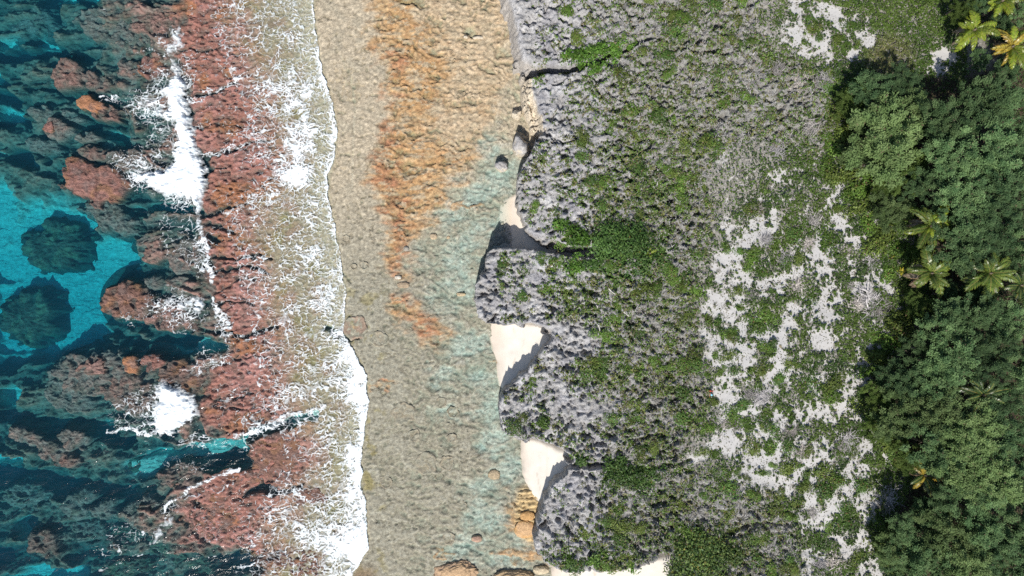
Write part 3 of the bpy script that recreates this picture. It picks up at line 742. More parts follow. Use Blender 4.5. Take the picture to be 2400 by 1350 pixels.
beach([(1224, 1022), (1350, 1060), (1352, 1110), (1290, 1160), (1272, 1180), (1248, 1150), (1228, 1110), (1222, 1070)], 1205, 1330, 2.8, 521)
beach([(1300, 1330), (1400, 1325), (1530, 1300), (1640, 1270), (1700, 1300), (1700, 1420), (1300, 1420)], 1240, 1560, 3.0, 531)

# ---------------------------------------------------------------- coral heads and reef spurs: one thing each
COLS = {'p': (.245, .13, .108), 'g': (.20, .17, .155), 'gp': (.23, .15, .13), 't': (.085, .10, .085), 'o': (.34, .165, .09), 'd': (.13, .115, .105), 'pb': (.20, .115, .09)}
HEADS = [
 (300, 72, 148, 64, 8, -.75, 'g', 'broad grey-brown reef mass at the top of the picture, seaward of the hooked wave crest'),
 (360, 48, 58, 36, 0, -.15, 'gp', 'brownish pink reef knoll rising from the broad grey reef mass at the top'),
 (75, 48, 74, 52, 0, -2.2, 'g', 'sunken grey-teal coral patch in the top left corner of the sea'),
 (160, 172, 44, 38, -10, -.25, 'gp', 'rounded coral head with pink top and a curl of foam, above the orange-topped oval'),
 (222, 190, 50, 26, 20, -.4, 'gp', 'brown coral ridge right of the foam-curled rounded head'),
 (300, 163, 40, 28, 15, -.35, 'g', 'grey-brown coral lobe below the broad top reef mass'),
 (352, 160, 40, 30, 0, -.1, 'p', 'brown-pink coral lobe beside the upper end of the long breaking wave'),
 (210, 244, 36, 19, 28, .12, 'o', 'orange-topped oval coral head with foam on its right end'),
 (245, 262, 44, 20, 15, -.25, 'gp', 'brown coral shelf just below the orange-topped oval head'),
 (95, 262, 34, 24, 0, -1.0, 'g', 'sunken grey coral patch left of the orange-topped oval head'),
 (132, 300, 38, 34, 20, -.35, 'g', 'grey-brown coral head with a small pink crown on its left side'),
 (112, 297, 15, 14, 20, 0, 'p', 'small pink crown standing on the left side of a grey-brown coral head'),
 (165, 272, 34, 17, 20, -1.2, 'g', 'narrow sunken coral ridge above the dark groove under the orange oval'),
 (200, 322, 40, 18, 0, -.8, 'g', 'flat grey coral slab left of the green pool'),
 (100, 342, 50, 28, 15, -1.3, 'g', 'sunken grey-green coral patch below the head with a pink crown'),
 (218, 358, 46, 22, 10, -.35, 'gp', 'tan-brown coral slab with scalloped lower rim below the green pool'),
 (300, 372, 62, 32, 0, -.3, 'g', 'dark brown coral mass under the wisps of the long breaking wave'),
 (212, 428, 94, 50, 22, .05, 'p', 'large pink-brown coral mound, the largest pink one out in the sea'),
 (255, 502, 90, 42, 25, -.9, 'g', 'grey sunken skirt of reef below the large pink-brown mound'),
 (345, 522, 52, 24, -20, -1.5, 't', 'greenish sunken coral ridge below the thick end of the long wave'),
 (125, 570, 90, 68, 0, -2.6, 't', 'round dark green coral head alone in the turquoise sand channel'),
 (52, 745, 80, 76, 0, -2.6, 't', 'round dark coral head at the left border beside the turquoise channel'),
 (350, 560, 42, 17, -15, -.5, 'g', 'narrow grey coral ridge at the upper shore of the turquoise channel'),
 (358, 598, 30, 22, 0, -.15, 'gp', 'small brown-centred coral head at the right end of the turquoise channel'),
 (438, 600, 54, 52, 0, -.35, 'g', 'grey coral mass streaked with thin foam beside the curved wave line'),
 (360, 662, 30, 24, 0, -.7, 'g', 'small rounded grey coral head above the brown spur in the turquoise channel'),
 (425, 668, 50, 26, 0, -.45, 'g', 'grey coral shelf between the small rounded grey head and the curved wave line'),
 (298, 706, 60, 50, 0, -.05, 'pb', 'brown blunt-nosed reef spur that juts into the turquoise channel'),
 (385, 738, 88, 38, 14, -.15, 'gp', 'brown reef ridge joining the blunt spur to the middle foam patch'),
 (215, 872, 118, 60, -10, -.45, 'g', 'wide grey-brown coral field below the long navy channel'),
 (215, 860, 36, 22, -10, -.05, 'gp', 'pinkish patch standing up in the middle of the wide coral field'),
 (150, 932, 82, 44, 20, -.9, 'g', 'sunken grey coral slope on the lower left of the wide coral field'),
 (300, 922, 100, 56, 10, -.45, 'gp', 'brown coral field left of the fan-shaped breaking wave'),
 (305, 855, 19, 24, -30, .05, 'o', 'small rust-orange coral head at the edge of the navy channel'),
 (357, 848, 29, 24, 0, -.05, 'p', 'brown coral head right of the small rust-orange one'),
 (425, 882, 70, 38, 0, -.25, 'pb', 'dark brown coral shelf between the fan-shaped wave and the pink reef crest'),
 (58, 1022, 54, 27, 12, -.5, 'g', 'spiky grey-brown coral thicket at the left border under the teal groove'),
 (112, 1056, 46, 28, 25, -.45, 'g', 'spiky grey-brown coral thicket in the middle of the left cluster'),
 (168, 1032, 44, 34, 0, -.5, 'g', 'spiky grey-brown coral thicket at the right of the left cluster'),
 (155, 1080, 40, 22, 0, -.45, 'gp', 'brown coral clump hanging at the lower end of the left cluster'),
 (100, 1277, 52, 38, 0, -.35, 'd', 'round dark brown coral head above the turquoise patch in the lower left corner'),
 (62, 1166, 72, 44, 0, -1.9, 'g', 'sunken grey-green coral patch at the left border below the wide navy band'),
 (170, 1192, 38, 36, 0, -1.3, 'g', 'round grey coral head in shallow water, leftmost of the row of rounded lobes'),
 (198, 1162, 34, 22, 0, -1.5, 'g', 'small sunken lobe just above the leftmost rounded lobe'),
 (240, 1198, 40, 28, -20, -1.1, 'g', 'grey rounded lobe between two dark clefts, second of the row of lobes'),
 (312, 1207, 33, 38, -10, -1.0, 'g', 'upright oval grey lobe in the row of rounded lobes'),
 (350, 1187, 44, 28, 30, -.8, 'g', 'slanting grey lobe at the right end of the row, touching the white streak'),
 (210, 1245, 62, 33, 0, -1.7, 'g', 'broad sunken grey-green shelf below the row of rounded lobes'),
 (425, 1115, 72, 36, -10, -.45, 'gp', 'grey-brown shelf crossed by a long thin white streak of foam'),
 (285, 1085, 56, 45, 0, -2.8, 't', 'dim teal sunken coral patch left of the bright teal tongue'),
 (650, 1078, 76, 66, 0, .08, 'pb', 'large pink-brown reef lobe ringed by dark channels near the swash'),
 (515, 1190, 72, 46, 25, 0, 'pb', 'slanting pink-brown reef lobe with dark cleft below it'),
 (595, 1118, 25, 19, 0, 0, 'pb', 'small brown reef knob left of the large pink-brown lobe'),
 (468, 1228, 56, 24, 25, -.2, 'pb', 'brown reef strip below the slanting pink-brown lobe'),
 (562, 1252, 55, 34, -15, -.25, 'pb', 'brown reef lobe left of the lower swash foam'),
 (690, 1312, 108, 42, 0, -.15, 'pb', 'dark brown reef shelf at the bottom edge beside the white swash'),
 (375, 1262, 118, 55, 5, -1.7, 't', 'broad green-tinted shelf under glittering water, lower left'),
 (300, 1332, 84, 26, -10, -1.5, 't', 'green-tinted shelf at the bottom edge under glittering water'),
 (455, 1320, 70, 30, 10, -1.6, 't', 'green-tinted shelf at the bottom edge left of the dark teal channel'),
 (722, 1165, 50, 24, 0, .02, 'pb', 'small brown reef patch with thin foam right of the dark cleft'),
 (590, 985, 60, 22, -15, -.05, 'pb', 'pink-brown reef tongue just above the teal channel'),
]
def coral_head(k, cx, cy, rx, ry, rot, zt, kind, label):
    x0, y0 = U(cx, cy, zt)
    RX, RY = rx / 16 * 1.04, ry / 16 * 1.04
    big_ = max(RX, RY)
    na = int(np.clip(2 * math.pi * big_ / .16, 48, 340)); nr = int(np.clip(big_ / .15, 10, 70))
    a = np.linspace(0, 2 * np.pi, na, endpoint=False); q = np.concatenate([np.linspace(0.0, 1.0, nr), [1.06, 1.14, 1.2]])
    A, Q = np.meshgrid(a, q)
    s = k * 5 + 601
    Q = Q * 1.45
    u = Q * RX * np.cos(A); v = Q * RY * np.sin(A)
    t = math.radians(-rot)
    x = u * math.cos(t) - v * math.sin(t); y = u * math.sin(t) + v * math.cos(t)
    wx, wy = x + x0, y + y0
    lo = 1.1 / max(1.2, min(RX, RY))
    Q = Q / np.clip(1.0 + .34 * fbm(wx * lo * .8, wy * lo * .8, s, 3) + .20 * fbm(wx * .75, wy * .75, s + 1, 3), .45, 1.6)   # ragged outline
    depth = min(5.5, 1.0 + big_ * .8)
    drop = .30 * np.minimum(Q, 1.3) ** 2 * min(1, big_ / 4) + depth * sst(.82 if zt > -.3 else .66, 1.28, Q)
    v1 = voronoi(wx / .62 + .5 * perlin(wx * 1.2, wy * 1.2, s), wy / .62, 21)[0]
    v2 = voronoi(wx / 1.9 + .5 * perlin(wx * .8, wy * .8, s), wy / 1.9, 23)[0]
    relief = .34 * (.6 - v1) + .42 * (.6 - v2) + .16 * perlin(wx * 2.6, wy * 2.6, 25) - .45 * sst(.18, .5, perlin(wx * .8, wy * .8, s + 2))
    relief = relief * (.45 if zt > -.02 else 1.0)
    zz = zt - drop + relief * sst(1.2, .9, Q)
    base = np.array(COLS[kind], np.float32)
    col = np.zeros(A.shape + (3,), np.float32); col[:] = base
    top = sst(.55, -.35, zz) * 0 + sst(-.9, .0, zz)
    m = fbm(wx * .5, wy * .5, s + 3, 3)
    if kind in ('g', 'd', 'gp'):
        col = mix3(col, (.27, .15, .12), sst(.0, .5, m) * (.15 if kind == 'd' else .5) * top)
        col = mix3(col, (.13, .12, .10), sst(.0, .5, -m) * .7)
    elif kind == 't':
        col = mix3(col, (.14, .155, .105), sst(-.1, .5, m) * .8)
        col = mix3(col, (.05, .06, .05), sst(.0, .5, -m) * .7)
    else:
        col = mix3(col, (.28, .15, .08), sst(.05, .5, m) * .6)
        col = mix3(col, (.17, .13, .12), sst(.0, .5, -m) * .6)
    col = mix3(col, (.12, .115, .095), sst(.82, 1.02, Q) * .8)
    vv = np.stack([x, y, zz], -1).reshape(-1, 3)
    n_r = len(q)
    i = np.arange(na)[None, :] + np.arange(n_r - 1)[:, None] * na; j = np.roll(np.arange(na), -1)[None, :] + np.arange(n_r - 1)[:, None] * na
    f = np.stack([i, i + na, j + na, j], -1).reshape(-1, 4)
    o = put('coral_mound', raw_mesh('coral_mound', vv, f[:, ::1], True, col.reshape(-1, 3), M_CORAL), None, (x0, y0, 0))
    tag(o, label, 'coral mound', 'coral heads off the reef edge')
for k, h in enumerate(HEADS):
    coral_head(k, *h)

# ---------------------------------------------------------------- foam
def mask_mesh(x, y, f, z, film=None):
    """faces where f > 0 on a regular grid; the rim is pulled onto the f = 0 line"""
    dx = x[0, 1] - x[0, 0]; dy = y[1, 0] - y[0, 0]
    gy_, gx_ = np.gradient(f, dy, dx)
    g2 = gx_ ** 2 + gy_ ** 2 + 1e-6
    neg = f <= 0
    sx_ = np.clip(-f * gx_ / g2, -.7 * dx, .7 * dx) * neg; sy_ = np.clip(-f * gy_ / g2, -.7 * dy, .7 * dy) * neg
    xx, yy = x + sx_, y + sy_
    fa = grid_faces(x.shape[1], x.shape[0])
    pos = (f > 0).ravel()[fa].sum(1)
    fa = fa[pos >= 2]
    film = np.ones_like(f) if film is None else film
    return compact(np.stack([xx, yy, z], -1).reshape(-1, 3), fa, np.repeat(film.reshape(-1, 1), 3, 1))

BLOBS = [(675, 220, 90, 90, .50), (690, 190, 60, 50, .30), (640, 200, 60, 70, .25), (710, 250, 60, 70, .35), (700, 330, 60, 70, .62), (620, 330, 90, 60, .38), (650, 100, 70, 80, .34), (600, 40, 40, 50, .34), (560, 170, 60, 40, .25), (690, 410, 55, 40, .85),
 (640, 430, 40, 30, .48), (655, 460, 60, 25, .5), (720, 520, 60, 60, .42), (650, 520, 45, 40, .28), (740, 620, 55, 60, .45), (690, 640, 60, 50, .40), (750, 700, 50, 60, .48), (700, 720, 55, 50, .40), (650, 660, 40, 50, .28), (800, 860, 55, 60, .85), (740, 880, 42, 40, .62),
 (838, 900, 30, 60, 1.0), (700, 920, 60, 30, .62), (640, 950, 60, 28, .50), (600, 990, 50, 20, .50), (800, 990, 45, 50, .45), (830, 1080, 28, 60, 1.0), (800, 1080, 30, 40, .6), (832, 1200, 34, 120, 1.1), (800, 1270, 60, 60, .95), (740, 1250, 60, 45, .8), (680, 1235, 60, 45, .62), (610, 1225, 50, 28, .45), (650, 1190, 60, 28, .45),
 (780, 1190, 50, 45, .65), (700, 1180, 45, 25, .4), (590, 1260, 40, 20, .42), (760, 1325, 50, 28, .5), (805, 1330, 36, 30, .9), (830, 1290, 34, 50, 1.0), (340, 400, 60, 45, .62), (300, 385, 40, 30, .45), (360, 245, 45, 55, .60), (325, 240, 40, 35, .38), (375, 195, 30, 35, .50), (425, 470, 45, 28, .65), (265, 238, 28, 12, .62), (385, 315, 45, 35, .42), (350, 350, 40, 40, .35),
 (155, 166, 22, 12, .42), (430, 560, 50, 60, .34), (478, 600, 25, 60, .55), (400, 712, 55, 32, .62), (435, 740, 50, 28, .5), (500, 840, 45, 25, .52), (470, 862, 40, 18, .42), (330, 960, 60, 45, .45), (380, 950, 45, 55, .75), (290, 975, 40, 30, .35), (525, 760, 22, 30, .5), (410, 520, 40, 20, .35), (560, 800, 40, 30, .2), (560, 1040, 90, 14, .30), (470, 1035, 60, 14, .45),
 (440, 1090, 60, 14, .25), (400, 1195, 30, 14, .4), (300, 1250, 60, 25, .25), (250, 1290, 60, 15, .28), (600, 1330, 60, 20, .28), (660, 1280, 60, 25, .4), (780, 800, 35, 30, .6), (440, 170, 20, 60, .5), (350, 165, 40, 20, .3), (395, 100, 25, 40, .4), (480, 130, 40, 20, .3), (330, 740, 60, 25, .22), (350, 850, 40, 20, .2), (630, 850, 60, 30, .25), (700, 560, 40, 40, .3), (620, 600, 30, 40, .15)]
STREAKS = [([(480, 365), (540, 350), (620, 335), (680, 320)], 7, .55), ([(445, 232), (490, 218), (560, 185), (620, 165)], 9, .6), ([(455, 300), (520, 290), (600, 300)], 6, .3), ([(520, 500), (570, 480), (640, 450)], 8, .5), ([(520, 788), (590, 788), (650, 770)], 7, .5), ([(510, 706), (590, 704)], 5, .45), ([(560, 1025), (620, 1000), (690, 975), (760, 950)], 10, .7), ([(600, 1015), (560, 1030), (520, 1030)], 8, .4),
 ([(385, 1185), (420, 1160), (480, 1130), (560, 1102)], 5, .95), ([(410, 1175), (450, 1160), (545, 1133)], 4, .45), ([(250, 1006), (330, 1010), (400, 1020)], 5, .75), ([(462, 520), (480, 560), (490, 590), (488, 625), (497, 660)], 8, .85), ([(500, 700), (512, 735), (540, 772)], 6, .7), ([(690, 1150), (720, 1170), (780, 1200)], 9, .65), ([(640, 1140), (660, 1160), (660, 1200)], 6, .5), ([(430, 740), (405, 770), (430, 775)], 4, .5), ([(520, 850), (545, 815), (530, 790)], 6, .5), ([(90, 1150), (150, 1130), (200, 1120)], 2, .5), ([(240, 1290), (330, 1262), (345, 1240)], 3, .55),
 ([(200, 1345), (260, 1325), (330, 1300)], 3, .45), ([(380, 1275), (460, 1300), (560, 1310)], 3, .3), ([(170, 1110), (195, 1098), (200, 1088)], 2.5, .7), ([(232, 22), (255, 22)], 2, .6), ([(560, 1330), (610, 1312), (660, 1300)], 3, .6), ([(130, 180), (155, 175)], 4, .8), ([(160, 160), (180, 157)], 3, .7), ([(230, 228), (270, 226), (285, 240)], 4, .55), ([(310, 125), (350, 112), (375, 125)], 3, .5)]
fxs = np.arange(-60.5, -20.6, 0.082).astype(np.float32); fys = np.arange(-44.5, 44.5, 0.082).astype(np.float32)
FX, FY = np.meshgrid(fxs, fys)
fpx, fpy = FX * 16 + 1200, 675 - FY * 16
wx_ = fpx + 12 * fbm(FX * .35, FY * .35, 701, 3); wy_ = fpy + 12 * fbm(FX * .35, FY * .35, 705, 3)
D = np.zeros_like(FX)
for (cx, cy, rx, ry, dd) in BLOBS:
    D = np.maximum(D, (dd * 1.3 if 520 < cx < 790 and cy < 760 else dd) * sst(1.6, .35, ell(wx_, wy_, cx, cy, rx, ry)))
for pts, w, dd in STREAKS:
    D = np.maximum(D, dd * sst(w * 1.6, w * .3, line_dist(wx_, wy_, pts)[0]))
ff = at_y(FRONT, fpy + 5 * fbm(FX * .8, FY * .8, 707, 3)); fe = at_y(EDGE_M, fpy); fp_ = at_y(PINKR, fpy)
dfr = ff - fpx + 6 * fbm(FX * .5, FY * .5, 709, 3)                                  # px seaward of the swash front
thick = np.interp(fpy, [0, 120, 230, 300, 400, 480, 560, 700, 760, 800, 860, 1000, 1060, 1150, 1250, 1350], [9, 12, 26, 30, 18, 16, 22, 16, 8, 30, 45, 26, 34, 40, 50, 40])
D = np.maximum(D, np.interp(fpy, [0, 200, 400, 700, 800, 1350], [.7, .85, .75, .65, 1.0, 1.1]) * sst(thick * 1.4, thick * .3, dfr))
D = np.maximum(D, 1.0 * sst(6, 2, dfr))
bg = np.where(fpx > fp_ - 70, .40 + .12 * sst(150, 30, dfr), .15) * sst(-20, 30, fpx - fe)
D = np.maximum(D, bg)
D = D * (1 + .45 * fbm(FX * .28, FY * .28, 711, 4)) * (.95 + .22 * perlin(FX * .9, FY * .9, 715))
D = np.where(dfr < 0, -1, D)
# threads of bubbles drawn out by the backwash, two sizes of mesh, over a thin milky film
w1 = .8 * perlin(FX * .55, FY * .55, 721) + .30 * perlin(FX * 1.7, FY * 1.7, 725); w2 = .8 * perlin(FX * .55, FY * .55, 723) + .30 * perlin(FX * 1.7, FY * 1.7, 727)
a1, a2 = voronoi(FX / 1.25 + w1, FY / .78 + w2, 731)
b1, b2 = voronoi(FX / .60 + w1 * 1.7, FY / .42 + w2 * 1.7, 733)
Dc = np.clip(D, 0, 1.3)
keepv = sst(-.35, .25, fbm(FX * .5, FY * .5, 735, 4) + .9 * (Dc - .35))                # threads break up where the foam is thin
la = sst(.05 + .22 * Dc, .0, a2 - a1) * (.35 + .65 * keepv)
lb = sst(.03 + .30 * Dc, .0, b2 - b1) * sst(.18, .62, Dc) * (.35 + .65 * keepv)
milk = .40 * sst(.45, 1.0, Dc) * (.6 + .6 * perlin(FX * 1.4, FY * 1.4, 737)) + .85 * sst(.85, 1.15, Dc) * (.85 + .5 * perlin(FX * 2.1, FY * 2.6, 743))
film = (1 - (1 - .95 * la) * (1 - .85 * lb)) * sst(.04, .20, Dc) * (.75 + .35 * Dc) + milk
film = np.where(dfr < 0, -.05, film)
film = np.clip(film * (1 + .35 * perlin(FX * 5, FY * 5, 739)), 0, 1.6)
fz = sea_z(FX, FY); rz = reef_z(FX, FY)
FZ = np.maximum(fz, rz) + .05 + .05 * Dc + .04 * np.clip(film, 0, 1) + .03 * perlin(FX * 3, FY * 3, 741)
FZ = FZ + .10 * sst(14, 2, dfr) * np.clip(D, 0, 1)
fv, fq, fc = mask_mesh(FX, FY, film - .07, FZ, film)
foam = put('sea_foam', raw_mesh('sea_foam', fv, fq, True, fc, M_FOAM))
tag(foam, 'white lace of foam spread over the reef crest and along the swash line', 'foam', None, 'stuff')

# ---------------------------------------------------------------- the breaking waves
WAVES = [
 ([(395, 68), (415, 60), (428, 80), (430, 100), (420, 115), (398, 124), (380, 126), (388, 108), (405, 98), (402, 84)], .5, 'small hooked white wave curl at the top, above the long breaker'),
 ([(392, 128), (414, 140), (422, 158), (432, 182), (441, 210), (444, 238), (448, 270), (456, 302), (464, 340), (473, 370), (487, 402), (488, 438), (478, 466), (468, 502), (454, 500), (446, 478), (424, 466), (386, 462), (344, 440), (310, 414), (330, 398), (372, 396), (400, 380), (400, 350),
   (408, 320), (400, 288), (352, 268), (345, 254), (390, 250), (385, 232), (352, 206), (382, 200), (402, 176), (398, 150)], 1.0, 'long white breaking wave, the largest, running down the upper reef edge'),
 ([(440, 700), (462, 692), (478, 704), (480, 724), (470, 738), (452, 736), (446, 722), (420, 726), (396, 712), (370, 700), (390, 694), (416, 704)], .5, 'small white breaker in the middle at the head of the brown spur'),
 ([(378, 888), (402, 898), (428, 912), (452, 928), (468, 950), (464, 976), (446, 992), (436, 1008), (410, 1018), (380, 1024), (340, 1016), (360, 1004), (340, 990), (362, 978), (350, 955), (366, 940), (358, 915)], .8, 'fan-shaped white breaker at the lower reef edge, left of the pink crest'),
 ([(398, 1204), (408, 1212), (402, 1228), (386, 1240), (382, 1254), (368, 1268), (362, 1280), (346, 1280), (358, 1262), (360, 1246), (376, 1230), (386, 1216)], .35, 'short slanting white wave crest in the lower left water'),
]
for k, (poly, h, label) in enumerate(WAVES):
    xs = [p[0] for p in poly]; ys = [p[1] for p in poly]
    a0, b0 = U(min(xs) - 30, max(ys) + 30, .3); a1, b1 = U(max(xs) + 30, min(ys) - 30, .3)
    WX, WY = np.meshgrid(np.arange(a0, a1, .08), np.arange(b0, b1, .08))
    px, py = PX(WX, WY, .3)
    s = poly_sd(px + 9 * fbm(WX * .8, WY * .8, 801 + k, 4), py + 9 * fbm(WX * .8, WY * .8, 811 + k, 4), poly)
    s = s + 7 * fbm(WX * 1.8, WY * 2.2, 821 + k, 4) * sst(30, 0, s) 
    hole = ridged(WX * .7 + .5 * perlin(WX, WY, 831), WY * .9, 833 + k, 3)
    s = s - 14 * sst(.30, -.1, hole) * sst(22, 4, s)
    bil = voronoi(WX / .9 + .4 * perlin(WX * 1.4, WY * 1.4, 841), WY / .7, 843)[0]
    Z = .08 + h * sst(0, 22, s) * (.75 + .35 * fbm(WX * .4, WY * .4, 845, 3)) + (.16 * (.55 - bil) + .12 * fbm(WX * 1.3, WY * 1.6, 849, 4)) * sst(0, 10, s)
    v, f, c = mask_mesh(WX, WY, s / 16, Z, np.clip(.0 + s / 15, 0, 1.9))
    o = put('breaking_wave', raw_mesh('breaking_wave', v, f, True, c, M_FOAM))
    tag(o, label, 'wave', 'breaking waves along the reef edge')

# ---------------------------------------------------------------- boulders and low rocks on the flat
def rock_mesh(name, rx, ry, rz_, seed, col, col2, cut=.72, sub=4, rough=.12, flat=False):
    me = bpy.data.meshes.new(name)
    import bmesh
    bm = bmesh.new(); bmesh.ops.create_icosphere(bm, subdivisions=sub, radius=1.0)
    V = np.array([v.co[:] for v in bm.verts], np.float32)
    V = np.sign(V) * np.abs(V) ** (.62 if cut < .7 else .85)
    r = np.random.default_rng(seed)
    for _ in range(9):                                         # broken faces
        n = r.normal(size=3); n /= np.linalg.norm(n); d = r.uniform(cut + .1, 1.05)
        t = V @ n - d; V = V - np.where(t > 0, t * .9, 0)[:, None] * n[None, :]
    nn = fbm(V[:, 0] * 1.7 + seed, V[:, 1] * 1.7 + V[:, 2] * 1.3, seed, 3) + .5 * fbm(V[:, 2] * 5 + seed, V[:, 0] * 5 - V[:, 1] * 4, seed + 2, 2)
    V = V * (1 + rough * nn)[:, None]
    V = V * np.array([rx, ry, rz_]); V[:, 2] = np.maximum(V[:, 2], -.35 * rz_)
    for v, c in zip(bm.verts, V): v.co = c
    bm.to_mesh(me); bm.free()
    hh = (V[:, 2] / rz_)
    c = np.zeros((len(V), 3), np.float32); c[:] = col
    t = sst(.2, .75, hh + .5 * nn)
    c = c + (np.array(col2, np.float32) - c) * t[:, None]
    at = me.color_attributes.new('tint', 'FLOAT_COLOR', 'POINT'); cc = np.ones((len(V), 4), np.float32); cc[:, :3] = c
    at.data.foreach_set('color', cc.ravel())
    me.materials.append(M_BOULDER)
    for p in me.polygons: p.use_smooth = not flat
    return me
CRM, GRY, TAN, ORG = (.58, .51, .40), (.40, .385, .375), (.46, .37, .24), (.50, .30, .13)
ROCKS = [  # px, py, rx, ry, height, colours, name, label
 (1211, 268, .74, .62, 1.7, CRM, CRM, 'boulder', 'pale square boulder, upper of the three standing below the cream cliff'),
 (1221, 340, 1.25, 1.4, 3.0, CRM, GRY, 'boulder', 'largest boulder, grey on top with cream foot, close to the cliff'),
 (1174, 389, .95, .72, 1.75, CRM, GRY, 'boulder', 'split cream and grey boulder, farthest out of the three near the cliff'),
 (1121, 87, .85, .32, .45, TAN, CRM, 'rock', 'thin sliver of rock lying alone on the cream flat near the top'),
 (1092, 88, .35, .25, .30, TAN, CRM, 'rock', 'small stone just left of the thin sliver of rock'),
 (1158, 1114, .92, .78, .30, (.36, .29, .20), (.40, .32, .21), 'rock', 'flat round tan rock in the shallow pool beside the lower beach'),
 (1117, 1264, .80, .50, .42, TAN, (.42, .27, .20), 'rock', 'heart-shaped brown rock in the green pool near the bottom'),
 (1016, 554, .52, .46, .22, (.47, .38, .24), (.46, .36, .24), 'rock', 'small round tan rock right of the orange ledge'),
 (1050, 556, .28, .25, .16, (.47, .38, .24), (.46, .36, .24), 'rock', 'tiny tan stone beside the small round tan rock'),
 (1236, 1206, 1.05, .66, .24, ORG, ORG, 'rock slab', 'upper smooth orange slab at the foot of the lower cliff'),
 (1230, 1238, 1.45, 1.3, .24, ORG, (.55, .36, .20), 'rock slab', 'lower larger orange slab at the foot of the lower cliff'),
 (1068, 1347, 3.1, 1.8, .55, (.42, .29, .19), (.50, .34, .20), 'rock', 'rounded orange-brown rock hump at the bottom edge, left of the other'),
 (1200, 1359, 3.1, 1.2, .7, (.38, .29, .19), (.46, .33, .19), 'rock', 'dark-rimmed orange-brown rock hump at the bottom edge beside the cliff'),
 (1268, 1338, 1.2, .6, .6, (.5, .42, .28), (.55, .46, .32), 'rock', 'cream rock ledge at the bottom edge right under the cliff'),
 (1080, 690, .7, .3, .3, TAN, TAN, 'rock', 'low tan rock in the pool left of the middle headland'),
 (952, 583, .42, .38, .3, (.30, .28, .24), (.34, .31, .26), 'rock', 'dark grey stone sitting on the narrow red ledge'),
 (933, 650, .5, .3, .22, (.5, .45, .36), (.55, .5, .42), 'rock', 'pale flat stone at the lower end of the narrow red ledge'),
 (945, 668, .9, .45, .22, (.33, .25, .17), (.36, .28, .19), 'rock', 'brown flat rock in the gap between the two red ledges'),
]
for k, (px, py, rx, ry, h, c1, c2, cat, label) in enumerate(ROCKS):
    zb = float(reef_z(*U(px, py, 0)))
    x, y = U(px, py, h * .6)
    o = put(cat.replace(' ', '_'), rock_mesh(cat.replace(' ', '_'), rx, ry, h, 900 + k, c1, c2, .62 if h > 1 else .78, 5 if rx > 2 else 4, .24 if rx > 1.9 else (.14 if h > .5 else .10)), None, (x, y, zb + .1 * h))
    tag(o, label, cat)
ATOLLS = [(945, 968, 25, 'wide ring of low dead coral on the flat beside the white swash'), (1048, 1086, 17, 'ring-shaped low coral disc beside the crack in the lower flat'), (998, 1088, 25, 'broad faint coral disc left of the ring beside the crack'),
 (1060, 1026, 11, 'small round coral disc above the ring beside the crack'), (1062, 966, 14, 'small coral disc in the green shallows right of the wide ring'), (1034, 944, 12, 'small tan coral disc up and left of the one in the green shallows'),
 (834, 766, 27, 'reddish brown flat coral plate touching the swash front in the middle'), (889, 795, 19, 'scalloped low coral disc right of the reddish brown plate'), (853, 622, 10, 'small ring of coral on the tan flat, right of its neighbour'),
 (830, 625, 7, 'tiny ring of coral on the tan flat beside the swash'), (811, 560, 9, 'small brown ring of coral near the swash in the middle'), (1082, 1186, 12, 'half ring of coral on the lower flat above the bottom rock hump'),
 (1052, 1262, 14, 'low coral disc with green growth on the lower flat'), (905, 1130, 14, 'faint small coral disc on the olive patch near the swash'), (970, 1020, 14, 'faint coral disc left of the long crack'), (1030, 1118, 10, 'small low coral disc below the broad faint one')]
for k, (px, py, r, label) in enumerate(ATOLLS):
    x, y = U(px, py, 0); R = r / 16
    a = np.linspace(0, 2 * np.pi, 56, endpoint=False); q = np.array([0, .3, .55, .72, .84, .94, 1.0, 1.06, 1.12])
    A, Q = np.meshgrid(a, q)
    o_ = 1 + .26 * fbm(np.cos(A) * 1.5 + k * 3.1, np.sin(A) * 1.5, 951 + k, 3) + .05 * fbm(np.cos(A) * 6 + k, np.sin(A) * 6, 953, 2)
    xx, yy = Q * o_ * R * np.cos(A), Q * o_ * R * np.sin(A)
    zz = np.interp(Q, q, [.06, .06, .07, .09, .16, .21, .17, .03, -.30]) + .05 * perlin((xx + x) * 2.5, (yy + y) * 2.5, 955) + float(reef_z(x, y)) - .06
    c = np.zeros(A.shape + (3,), np.float32); c[:] = (.29, .215, .16) if k == 6 else (.30, .265, .195)
    c = mix3(c, (.27, .26, .20), sst(-.2, .4, fbm((xx + x) * .9, (yy + y) * .9, 957, 3)))
    i = np.arange(56)[None, :] + np.arange(8)[:, None] * 56; j = np.roll(np.arange(56), -1)[None, :] + np.arange(8)[:, None] * 56
    f = np.stack([i, i + 56, j + 56, j], -1).reshape(-1, 4)
    o = put('coral_disc', raw_mesh('coral_disc', np.stack([xx, yy, zz], -1).reshape(-1, 3), f, True, c.reshape(-1, 3), M_REEF), None, (x, y, 0))
    tag(o, label, 'coral disc', 'low coral discs on the reef flat')

